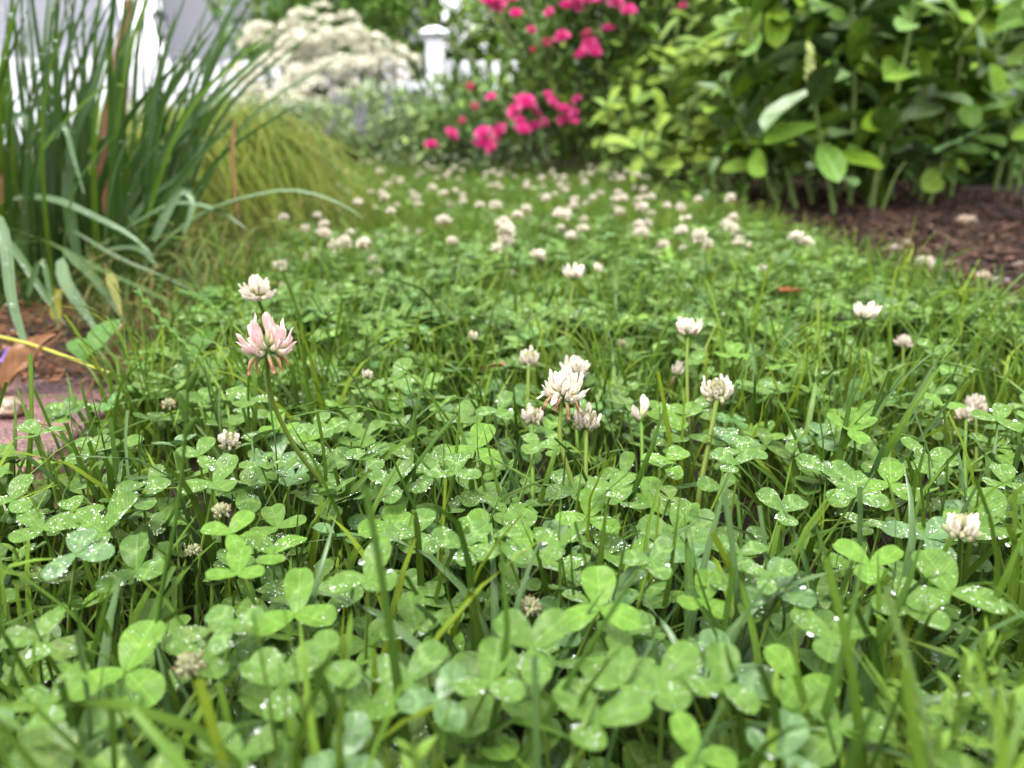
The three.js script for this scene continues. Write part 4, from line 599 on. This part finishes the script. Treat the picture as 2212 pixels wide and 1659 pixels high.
{
  const P = (l, d) => l.map(([u, v], i) => at(u, v, d - 0.03 * i));
  const front = [P([[1805, 478], [1787, 367], [1768, 283], [1756, 190]], 1.62), P([[1880, 470], [1898, 350], [1925, 250], [1948, 160], [1968, 60], [1975, -40]], 1.65), P([[1835, 460], [1842, 330], [1846, 200], [1840, 60], [1838, -60]], 1.72), P([[1720, 450], [1690, 330], [1650, 210], [1625, 90], [1600, -20]], 1.72), P([[1680, 440], [1640, 350], [1595, 260], [1570, 180]], 1.75), P([[1755, 440], [1725, 300], [1700, 160], [1690, 20], [1690, -80]], 1.8), P([[2000, 460], [2040, 330], [2065, 200], [2080, 80], [2085, -40]], 1.75), P([[1930, 440], [1905, 300], [1890, 150], [1895, 0], [1900, -90]], 1.85)];
  for (let i = 0; i < 14; i++) { const x = rr(0.55, 1.15), z = -rr(1.75, 2.1); front.push(stemFrom(x, z, rr(0.36, 0.5), rr(-0.12, 0.14), rr(-0.02, 0.12))); }
  const main = sedum(V(0.8, 0.02, -1.8), 'large leafy sedum clump with broad fleshy leaves over dark shade by the mulch', front, { most: 480 });
  // flower bud spike on the first stem
  const tip = at(1752, 175, 1.55), bud = part('flower_spike', merge([...Array(34).keys()].map((i) => new THREE.SphereGeometry(0.0055, 7, 6).applyMatrix4(M4(V(Math.cos(i * 2.4) * 0.009 * (1 - i / 44), i * 0.0021, Math.sin(i * 2.4) * 0.009 * (1 - i / 44)), turn(0, 0, 0), V(1, 1.2, 1).multiplyScalar(rr(0.6, 1.1)))))), leafy(lin(0.4, 0.46, 0.16)), main); bud.position.copy(tip.sub(main.position)); bud.rotation.z = 0.18;
  const near = []; for (const [u, v, d] of [[2300, 20, 1.22], [2310, 130, 1.2], [2330, 260, 1.2], [2340, 60, 1.35]]) { const p = at(u, v, d); near.push([V(p.x + 0.12, 0.02, p.z - 0.05), V(p.x + 0.1, 0.15, p.z - 0.03), V(p.x + 0.04, p.y * 0.8, p.z), p, p.clone().add(V(-0.03, 0.09, 0.03))]); }
  sedum(V(1.05, 0.03, -1.1), 'nearer sedum plant whose long fleshy leaves reach in over the mulch', near, { size: 0.1, gap: 0.035 });
  const back = []; for (let i = 0; i < 15; i++) { const x = rr(0.85, 1.75), z = -rr(1.95, 2.5); back.push(stemFrom(x, z, rr(0.3, 0.6), rr(-0.1, 0.1), rr(0, 0.1))); }
  sedum(V(1.35, 0.02, -2.4), 'sedum thicket in deep shade behind the large clump', back);
  const pale = []; for (let i = 0; i < 19; i++) { const x = rr(0.42, 0.8), z = -rr(2.0, 2.5); pale.push(stemFrom(x, z, lerp(0.22, 0.58, clamp((x - 0.42) / 0.3, 0, 1)) * rr(0.65, 1.05), rr(-0.13, 0.03), rr(-0.02, 0.14))); }
  sedum(V(0.72, 0.02, -2.55), 'pale lime green sedum clump between the roses and the large one', pale, { size: 0.088, pale: true });
  const pale2 = []; for (let i = 0; i < 19; i++) { const x = rr(0.33, 0.85), z = -rr(2.55, 2.95); pale2.push(stemFrom(x, z, lerp(0.24, 0.7, clamp((x - 0.33) / 0.4, 0, 1)) * rr(0.75, 1.05), rr(-0.12, 0.05), rr(0, 0.12))); }
  sedum(V(0.75, 0.02, -3.05), 'far pale green sedum clump next to the rose bush', pale2, { size: 0.085, pale: true });
}
// maple seedling in the shade under the sedum
{
  const p = at(2010, 318, 1.5), o = V(p.x - 0.05, groundY(p.x, p.z), p.z - 0.06), t = thing('maple_seedling', 'dark green maple seedling with lobed leaf in the shade under the sedum', 'seedling', o), s = new THREE.Shape();
  const lobes = [[0, -0.05], [0.12, -0.02], [0.34, -0.18], [0.36, 0.06], [0.56, 0.1], [0.42, 0.3], [0.52, 0.46], [0.3, 0.46], [0.26, 0.62], [0.14, 0.6], [0, 0.95]];
  lobes.forEach(([x, y], i) => (i ? s.lineTo(x, y) : s.moveTo(x, y))); lobes.slice(1, -1).reverse().forEach(([x, y]) => s.lineTo(-x, y));
  const g = new THREE.ExtrudeGeometry(s, { depth: 0.006, bevelEnabled: false, steps: 1 }); { const q = g.attributes.position; for (let i = 0; i < q.count; i++) q.setZ(i, q.getZ(i) - 0.25 * Math.abs(q.getX(i)) - 0.12 * q.getY(i) * q.getY(i)); g.computeVertexNormals(); }
  const m = leafy(lin(0.06, 0.14, 0.035), { clearcoat: 0.9 });
  part('stem', tube([V(0, 0, 0), V(0.02, 0.1, 0.02), p.clone().sub(o)], [0.002, 0.0014], 6, 8), sedumStem, t);
  const l1 = part('leaf', g, m, t); l1.position.copy(p).sub(o); l1.quaternion.copy(turn(-1.05, -2.2, 0)); l1.scale.setScalar(0.13);
  const l2 = part('leaf', g, m, t); l2.position.copy(p).sub(o).add(V(-0.01, -0.02, 0)); l2.quaternion.copy(turn(-1.0, 2.4, 0)); l2.scale.setScalar(0.09);
}
// low leafy undergrowth at the foot of the pale sedums
R = rngOf(67);
for (let i = 0; i < 16; i++) {
  const d = rr(1.55, 3.1), x = lawnRight(d) + rr(0.0, 0.12), o = V(x, groundY(x, -d), -d), t = thing('groundcover_plant', 'small leafy green plant along the shaded lawn edge below the sedums', 'plant', o, 'plants along the shaded lawn edge');
  for (let k = 0; k < 11; k++) { const m = part('leaf', sedumLeaf[k % 4], sedumMats[k % 3], t); m.position.set(rr(-0.03, 0.03), rr(0.01, 0.1), rr(-0.03, 0.03)); m.quaternion.copy(turn(-rr(0, 0.9), rr(0, 6.3), 0)); m.scale.setScalar(rr(0.03, 0.055)); }
  part('stem', tube([V(0, -0.01, 0), V(0.005, 0.05, 0), V(-0.004, 0.11, 0.004)], [0.002, 0.001], 5, 5), sedumStem, t);
}

/* ---------- rose bush ---------- */
R = rngOf(71);
{
  const root = V(0.24, 0.02, -3.25), t = thing('rose_bush', 'rose bush covered in bright magenta pink double blooms', 'rose bush', root);
  const canes = []; for (let i = 0; i < 16; i++) { const a = rr(-0.65, 0.65), h = rr(0.4, 0.95), m = part('cane', tube([V(rr(-0.1, 0.1), -0.02, rr(-0.1, 0.1)), V(a * 0.4, h * 0.5, rr(-0.1, 0.1)), V(a, h, rr(-0.2, 0.25))], [0.007, 0.003], 6, 8), flat(lin(0.075, 0.088, 0.03), 0.7), t); canes.push(m); }
  const roseLeaf = leaf(1, 0.6, { pointed: 0.5, notch: 0, sectors: 10, rings: 1, fold: 0.25, curl: 0.2 }), sets = [[], []], tints = [lin(0.1, 0.2, 0.035), lin(0.15, 0.27, 0.045), lin(0.22, 0.34, 0.06), lin(0.11, 0.21, 0.06)];
  for (let i = 0; i < 15000; i++) {
    const x = rr(-0.6, 1.05), y = rr(0.08, 1.05), lim = 0.3 + 0.67 * sstep(x, -0.5, 0.3) + 0.1 * nz(x * 5, 1, 2); if (y > lim + 0.05 || fbm(x * 5, y * 5, 2) < -0.22) continue;
    if (y < 0.14 + 0.1 * Math.abs(nz(x * 4, 3)) && R() < 0.8) continue;
    sets[0].push(M4(V(x, y, rr(-0.3, 0.3) * (1 - 0.3 * y)), turn(rr(-1.3, 0.6), rr(0, 6.3), rr(-0.6, 0.6)), rr(0.035, 0.065))); sets[1].push(pick(tints).clone().multiplyScalar(rr(0.7, 1.25)));
  }
  copies('foliage', roseLeaf, leafy(lin(1, 1, 1), { map: broadMap, clearcoat: 0.3 }), ...sets, t);
  // a double bloom: cupped petals in four whorls
  const bloomGeo = [0, 1, 2].map((v) => { const q = rngOf(90 + v), l = []; [[5, 0.05, 1, 0.52], [6, 0.4, 0.92, 0.5], [5, 0.85, 0.78, 0.45], [4, 1.25, 0.6, 0.35]].forEach(([n, up, s, w], k) => { for (let i = 0; i < n; i++) l.push(leaf(s * 0.52, s * w, { narrow: 0.5, notch: 0.05, cup: 0.5, curl: -0.35 + 0.15 * q(), wave: 0.08, seed: i + k * 5, sectors: 10, rings: 2 }).applyMatrix4(M4(V(0, k * 0.04, 0), turn(-up - 0.25 * q(), (i + 0.5 * k + 0.3 * q()) / n * Math.PI * 2, 0), 1))); }); return merge(l); });
  const rose = [lin(0.52, 0.008, 0.17), lin(0.45, 0.006, 0.14), lin(0.56, 0.02, 0.2), lin(0.42, 0.03, 0.09)].map((c) => new THREE.MeshPhysicalMaterial({ color: c, side: THREE.DoubleSide, roughness: 1, transmission: 0.35, thickness: 0, clearcoat: 0.15, clearcoatRoughness: 0.5 }));
  const sepalMat = leafy(lin(0.12, 0.2, 0.05)), hip = new THREE.SphereGeometry(0.1, 8, 6).scale(1, 1.3, 1);
  [[1056, 9, 42], [1074, 14, 34], [1103, 4, 28], [1114, 38, 30], [1246, 9, 42], [1266, 6, 42], [1291, 9, 32], [1326, 9, 32], [1358, 29, 30], [1313, 71, 30], [1215, 87, 32], [1177, 98, 19], [1151, 114, 15], [1146, 71, 22], [1277, 105, 36], [1282, 121, 32], [1253, 125, 27], [1257, 83, 19], [1273, 74, 15], [1015, 194, 19], [1063, 214, 22], [1022, 234, 17], [999, 267, 17], [1130, 234, 48], [1117, 244, 32], [1157, 248, 20], [1184, 208, 20], [1188, 225, 27], [1248, 219, 22], [1215, 243, 30], [1224, 263, 34], [1235, 246, 24], [1242, 268, 20], [1119, 270, 32], [1085, 288, 34], [1125, 290, 36], [1157, 281, 32], [1172, 266, 20], [1047, 295, 36], [1045, 321, 46], [1065, 324, 26], [970, 295, 30], [932, 321, 30], [1322, 277, 15], [1190, 30, 22], [1220, 20, 30], [1475, 18, 20]].forEach(([u, v, px], i) => {
    const d = 2.7 + 0.06 * Math.sin(i * 2.3), p = at(u, v, d), s = px * d / FOCAL * 1.32, small = px < 20, b = part(small ? 'rose_bud' : 'rose_bloom', bloomGeo[i % 3], rose[small ? 3 : i % 3], t);
    b.position.copy(p).sub(root); b.quaternion.copy(turn(0.55 + 0.5 * Math.sin(i * 1.9), Math.sin(i * 3.1) * 0.9, 0)); b.scale.set(s, s * (small ? 1.4 : 1), s);
    part('hip', hip, sepalMat, b).position.y = -0.06;
  });
}

/* ---------- catmint, white flowering shrub, tall stems by the fence ---------- */
R = rngOf(81);
const tinyLeaf = leaf(1, 0.55, { pointed: 0.4, notch: 0, sectors: 8, rings: 1, fold: 0.25, curl: 0.15 });
const bushMat = leafy(lin(1.45, 1.45, 1.45), { clearcoat: 0.12 });
function bush(name, label, category, root, size, n, leafSize, tints, group, shade = 0.1) {
  const t = thing(name, label, category, root, group), sets = [[], []];
  for (let i = 0; i < n; i++) { let v; do v = V(rr(-1, 1), rr(0, 1), rr(-1, 1)); while (v.length() > 1 || fbm(v.x * 2.5 + root.x, v.y * 2.5, v.z * 2.5 + 3) < -shade); sets[0].push(M4(V(v.x * size.x, v.y * size.y, v.z * size.z), turn(rr(-1.2, 0.7), rr(0, 6.3), rr(-0.5, 0.5)), rr(0.7, 1.3) * leafSize)); sets[1].push(pick(tints).clone().multiplyScalar(rr(0.7, 1.3))); }
  copies('foliage', tinyLeaf, bushMat, ...sets, t);
  return t;
}
const spikeGeo = merge([...Array(16).keys()].map((i) => new THREE.SphereGeometry(0.008, 6, 5).applyMatrix4(M4(V(Math.cos(i * 2.4) * 0.012, i * 0.008, Math.sin(i * 2.4) * 0.012), turn(0, 0, 0), 1 - i * 0.035))));
const purple = flat(lin(0.12, 0.095, 0.175), 0.8);
[[-1.05, -3.95, 0.45, 0.36], [-0.45, -3.95, 0.38, 0.34], [-0.75, -4.4, 0.4, 0.46], [-0.1, -4.1, 0.32, 0.4], [-1.5, -4.3, 0.4, 0.42]].forEach(([x, z, r, h], i) => {
  const root = V(x, 0, z), t = bush('catmint_plant', 'grey green catmint mound with purple spikes ' + ['at the lawn end before the white shrub', 'at the lawn end below the capped post', 'tallest, at the foot of the white shrub', 'next to the rose bush', 'behind the yellow grass mound'][i], 'plant', root, V(r, h, r * 0.7), 4200, 0.036, [lin(0.13, 0.19, 0.08), lin(0.16, 0.22, 0.11), lin(0.1, 0.15, 0.08), lin(0.17, 0.24, 0.07)], null);
  for (let k = 0; k < 7; k++) { const a = rr(0, 6.3), q = rr(0.5, 1), m = part('flower_spike', spikeGeo, purple, t); m.position.set(Math.cos(a) * r * q, h * Math.sqrt(1.05 - q * q * 0.9) * rr(0.6, 0.92), Math.abs(Math.sin(a)) * r * 0.6 * q); m.rotation.set(rr(-0.4, 0.4), 0, rr(-0.5, 0.5)); m.scale.setScalar(rr(0.8, 1.4)); part('stalk', tube([V(0, -0.16, 0), V(0, 0, 0), V(0, 0.12, 0)], [0.003, 0.002], 5, 3), sedumStem, m); }
});
{
  const root = V(-1.25, 0, -5.4), t = bush('white_flowering_shrub', 'rounded shrub smothered in cream white flower clusters by the picket fence', 'shrub', root, V(0.62, 0.84, 0.45), 3600, 0.06, [lin(0.07, 0.13, 0.04), lin(0.1, 0.17, 0.05)], null, 0.02);
  for (let i = 0; i < 7; i++) part('branch', tube([V(rr(-0.08, 0.08), 0, 0), V(rr(-0.2, 0.2), 0.4, 0), V(rr(-0.5, 0.5), 0.85, rr(-0.2, 0.2))], [0.018, 0.006], 6, 8), flat(lin(0.085, 0.055, 0.035), 0.9), t);
  const petal = leaf(0.028, 0.024, { sectors: 6, rings: 1, notch: 0.1 }), cream = new THREE.MeshPhysicalMaterial({ color: lin(0.45, 0.43, 0.33), side: THREE.DoubleSide, roughness: 1, transmission: 0.25, thickness: 0 });
  const cluster = [0, 1, 2].map((v) => { const q = rngOf(v + 500), l = []; for (let i = 0; i < 70; i++) { const a = i * 2.4, r = Math.sqrt(i / 70); l.push(petal.clone().applyMatrix4(M4(V(Math.cos(a) * r * 0.085, 0.035 * (1 - r * r) + 0.012 * q(), Math.sin(a) * r * 0.085), turn(-0.4 - 0.9 * q(), q() * 6.3, 0), 0.7 + 0.6 * q()))); } return merge(l); });
  for (let i = 0; i < 150; i++) { const a = rr(0.05, 3.09), e = Math.asin(rr(0.02, 1)), v = V(Math.cos(a) * Math.cos(e), Math.sin(e), Math.sin(a) * Math.cos(e)), m = part('flower_cluster', cluster[i % 3], cream, t); const w = 1 + 0.14 * nz(v.x * 4, v.y * 4, 3); const k = rr(0.72, 1.1) * w; m.position.set(v.x * 0.66 * k, 0.12 + v.y * 0.78 * k, v.z * 0.48); m.quaternion.copy(aim(v.clone().add(V(rr(-0.4, 0.4), 1.0, rr(-0.3, 0.3))))); m.scale.set(rr(0.7, 1.35), rr(0.6, 1.2), rr(0.7, 1.2)); }
}
for (const [x, z, h] of [[-0.28, -4.75, 0.62], [-0.1, -4.9, 0.68], [0.12, -4.75, 0.66], [0.38, -4.9, 0.72], [-0.6, -4.85, 0.5], [-0.85, -4.8, 0.48]]) {
  const t = thing('leafy_perennial', 'upright dark green leafy perennial in front of the picket fence behind the catmint', 'plant', V(x, 0, z), 'leafy perennials by the fence');
  for (let k = 0; k < 34; k++) { const a = rr(0, 6.3), l = rr(0.04, 0.2), H = h * rr(0.6, 1.05); part('blade', ribbon([V(Math.cos(a) * 0.05, 0, Math.sin(a) * 0.05), V(Math.cos(a) * l * 0.6, H * 0.6, Math.sin(a) * l * 0.6), V(Math.cos(a) * l * 1.3, H, Math.sin(a) * l * 1.3)], bladeWidth(0.03), { segs: 6 }), bladeMats[k % 4], t); }
}

/* ---------- picket fence, house, lanterns, pole ---------- */
const whitePaint = flat(lin(0.6, 0.6, 0.66), 0.5), greyTrim = flat(lin(0.34, 0.34, 0.39), 0.6);
{
  const z = -6.6, t = thing('picket_fence', 'white picket fence with rounded pickets and a capped post', 'fence', V(0, 0, z));
  const s = new THREE.Shape(); s.moveTo(-0.042, 0.05); s.lineTo(-0.042, 0.7); s.absarc(0, 0.7, 0.042, Math.PI, 0, true); s.lineTo(0.042, 0.05); const g = new THREE.ExtrudeGeometry(s, { depth: 0.02, bevelEnabled: true, bevelSize: 0.003, bevelThickness: 0.003, bevelSegments: 1, curveSegments: 8 });
  for (let x = -4.6; x < 3.2; x += 0.128) { if (Math.abs(x + 0.64) < 0.13) continue; const m = part('picket', g, whitePaint, t); m.position.set(x, 0.05 * nz(x, 2) * 0.2, 0); }
  for (const y of [0.2, 0.55]) part('rail', new THREE.BoxGeometry(7.9, 0.085, 0.04), whitePaint, t).position.set(-0.7, y, -0.025);
  const post = part('post', new THREE.BoxGeometry(0.135, 0.9, 0.135, 1, 1, 1), whitePaint, t); post.position.set(-0.62, 0.45, 0);
  const prof = [[0.0, 0.16], [0.04, 0.15], [0.09, 0.115], [0.128, 0.085], [0.128, 0.055], [0.1, 0.04], [0.1, 0.02], [0.085, 0]].map(([r, y]) => new THREE.Vector2(r * 1.38, y)).reverse();
  const cap = part('post_cap', new THREE.LatheGeometry(prof, 4).rotateY(Math.PI / 4), whitePaint, post); cap.position.y = 0.45; cap.scale.set(0.85, 0.65, 0.85);
}
{
  const z = -13.5, t = thing('white_house', 'pale lavender white clapboard house beyond the picket fence', 'house', V(-8, 0, z)), wall = flat(lin(0.33, 0.33, 0.39), 0.6), bright = flat(lin(0.45, 0.45, 0.51), 0.6);
  part('wall', new THREE.BoxGeometry(9, 6, 0.3), wall, t).position.set(-3.1, 3.0, -0.3);
  const board = new THREE.BoxGeometry(9, 0.16, 0.03);
  for (let k = 0; k < 30; k++) { const m = part('clapboard', board, wall, t); m.position.set(-3.1, 1.62 + k * 0.145, -0.12); m.rotation.x = 0.22; }
  part('trim_board', new THREE.BoxGeometry(9.1, 0.14, 0.08), greyTrim, t).position.set(-3.1, 1.47, -0.08);
  part('corner_board', new THREE.BoxGeometry(0.16, 6, 0.12), bright, t).position.set(1.42, 3, -0.1);
  part('foundation', new THREE.BoxGeometry(9, 1.4, 0.1), flat(lin(0.62, 0.62, 0.68), 0.8), t).position.set(-3.1, 0.7, -0.1);
  part('garage_wall', new THREE.BoxGeometry(5.2, 5.5, 0.3), bright, t).position.set(4.02, 2.75, -2.2);
  part('garage_trim', new THREE.BoxGeometry(0.14, 5.5, 0.06), wall, t).position.set(2.9, 2.75, -2.0);
  part('garage_sill', new THREE.BoxGeometry(5.2, 0.16, 0.1), greyTrim, t).position.set(4.02, 1.1, -2.0);
  part('roof', new THREE.BoxGeometry(15, 0.2, 5), flat(lin(0.25, 0.24, 0.24), 0.9), t).position.set(0.5, 6.1, -1.5);
}
const iron = flat(lin(0.02, 0.02, 0.024), 0.5), lampGlass = new THREE.MeshPhysicalMaterial({ color: lin(0.8, 0.8, 0.85), roughness: 0.1, transmission: 0.7, thickness: 0 });
for (const [u, v, d, label] of [[347, 62, 12.6, 'black lantern hanging in front of the clapboard wall'], [466, 12, 12.9, 'black lantern hanging high in front of the bright garage wall']]) {
  const p = at(u, v, d), t = thing('wall_lantern', label, 'lantern', p);
  const hex = (r0, r1, h, y) => new THREE.CylinderGeometry(r0, r1, h, 6).translate(0, y, 0);
  part('cap', merge([hex(0.03, 0.15, 0.12, 0.24), hex(0.012, 0.03, 0.1, 0.34)]), iron, t); part('glass', hex(0.12, 0.075, 0.3, 0.03), lampGlass, t); part('base', merge([hex(0.08, 0.04, 0.06, -0.15), hex(0.03, 0.008, 0.12, -0.24)]), iron, t);
  for (let k = 0; k < 6; k++) part('glazing_bar', tube([V(Math.cos(k * 1.047) * 0.077, -0.12, Math.sin(k * 1.047) * 0.077), V(Math.cos(k * 1.047) * 0.122, 0.18, Math.sin(k * 1.047) * 0.122)], [0.014, 0.014], 5, 1), iron, t);
  part('bracket', tube([V(0, 0.38, 0), V(0.02, 0.62, -0.1), V(0.05, 0.75, -0.6), V(0.05, 0.72, -3.2 + (12.9 - d) + (u < 400 ? 2.1 : 0))], [0.02, 0.02], 6, 14), iron, t);
}
{
  const p = at(558, 60, 9), t = thing('wooden_pole', 'thin brown wooden pole behind the white flowering shrub', 'pole', V(p.x, 0, p.z));
  part('shaft', tube([V(0, -0.05, 0), V(0.01, 1.5, 0), V(0, 3.4, 0)], (k) => 0.045 * (1 - 0.15 * k), 10, 8), flat(lin(0.12, 0.072, 0.052), 0.8, { map: barkMap }), t); part('cap', new THREE.SphereGeometry(0.052, 10, 8), flat(lin(0.12, 0.072, 0.052), 0.8), t).position.y = 3.42;
}

/* ---------- dark shrubs closing the view behind the sedums ---------- */
R = rngOf(87);
[[1.5, -2.95, 0.5, 0.75, 0, 'low dense dark shrub just behind the sedum thicket'], [0.95, -3.6, 0.42, 0.8, 0, 'narrow dark shrub between the rose bush and the evergreens'], [1.75, -3.6, 0.75, 1.35, 0, 'dense dark evergreen shrub right behind the sedum thicket'], [2.7, -3.9, 0.9, 1.7, 0, 'tall dense evergreen shrub beside the sedum thicket'], [1.1, -4.6, 0.7, 1.15, 1, 'mid green rounded shrub behind the far pale sedums'], [2.0, -5.3, 1.0, 1.7, 0, 'broad dark shrub behind the mid green rounded one'], [0.3, -5.7, 0.55, 0.62, 1, 'low green shrub in front of the fence behind the roses'], [3.8, -5.2, 1.2, 2.1, 0, 'largest dark shrub far behind the sedum thicket'], [-1.35, -8.6, 1.0, 2.2, 1, 'green hedge shrub beyond the fence behind the white flowering shrub'], [0.35, -8.9, 1.1, 2.4, 1, 'green hedge shrub beyond the fence behind the capped post'], [1.9, -8.5, 1.1, 2.4, 1, 'green hedge shrub beyond the fence behind the roses']].forEach(([x, z, r, h, k, label]) => { const t = bush('garden_shrub', label, 'shrub', V(x, 0, z), V(r, h, r * 0.8), 6500, 0.085, k ? [lin(0.12, 0.21, 0.04), lin(0.16, 0.26, 0.05), lin(0.09, 0.17, 0.03)] : [lin(0.05, 0.11, 0.025), lin(0.08, 0.15, 0.035)], null, 0.3); for (let i = 0; i < 6; i++) part('branch', tube([V(rr(-0.1, 0.1), -0.02, 0), V(rr(-0.25, 0.25) * r, h * 0.45, 0), V(rr(-0.6, 0.6) * r, h * 0.8, rr(-0.3, 0.3))], [0.02, 0.006], 6, 6), flat(lin(0.06, 0.042, 0.03), 0.9), t); });

/* ---------- trees beyond the fence ---------- */
R = rngOf(91);
const treeTints = [[lin(0.07, 0.14, 0.03), lin(0.1, 0.18, 0.035), lin(0.05, 0.1, 0.025)], [lin(0.13, 0.2, 0.035), lin(0.17, 0.23, 0.05), lin(0.09, 0.15, 0.03)]];
function tree(x, z, H, r, kind, label) {
  const t = thing('garden_tree', label, 'tree', V(x, 0, z)), bark = flat(lin(0.06, 0.048, 0.036), 0.9, { map: barkMap }), blobs = [];
  part('trunk', tube([V(0, -0.1, 0), V(rr(-0.1, 0.1), H * 0.4, 0), V(rr(-0.2, 0.2), H * 0.85, 0)], [0.16, 0.05], 8, 8), bark, t);
  for (let i = 0; i < 16; i++) { const a = rr(0, 6.3), h = rr(0.1, 0.95), q = r * (1.1 - Math.abs(h - 0.45)) * rr(0.35, 0.95); const p = V(Math.cos(a) * q, H * h, Math.sin(a) * q); blobs.push([p, rr(0.3, 0.55) * r]); if (i < 9) part('limb', tube([V(0, H * h * 0.7, 0), p.clone().multiplyScalar(0.5).setY(H * h * 0.85), p], [0.05, 0.012], 5, 5), bark, t); }
  const sets = [[], []];
  for (let i = 0; i < 5200; i++) { const [c, s] = pick(blobs), v = V(rr(-1, 1), rr(-1, 1), rr(-1, 1)); if (v.length() > 1) continue; sets[0].push(M4(c.clone().addScaledVector(v, s), turn(rr(-1.4, 0.6), rr(0, 6.3), rr(-0.6, 0.6)), rr(0.1, 0.2))); sets[1].push(pick(treeTints[kind]).clone().multiplyScalar(rr(0.7, 1.3))); }
  copies('crown', tinyLeaf, bushMat, ...sets, t);
}
[[-2.5, -10.5, 3.6, 1.3, 0, 'dark green tree just right of the bright garage wall'], [-0.9, -9.6, 3.4, 1.2, 1, 'yellow green tree behind the capped fence post'], [0.9, -10.2, 3.8, 1.4, 0, 'dark green tree behind the rose bush'], [2.5, -9.4, 3.6, 1.3, 1, 'yellow green tree behind the pale sedums'], [4.3, -9.8, 3.8, 1.5, 0, 'dark tree behind the large sedum clump'], [0.1, -12.5, 5, 1.9, 0, 'tall dark tree farthest behind the fence post'], [2.2, -13, 5.2, 2, 0, 'tall dark tree farthest behind the roses'], [-1.9, -8.2, 1.6, 0.75, 0, 'low dark bush like tree behind the white flowering shrub'], [5.8, -12.5, 5, 2, 0, 'tall tree behind the sedum thicket']].forEach((a) => tree(...a));

renderer.render(scene, camera);
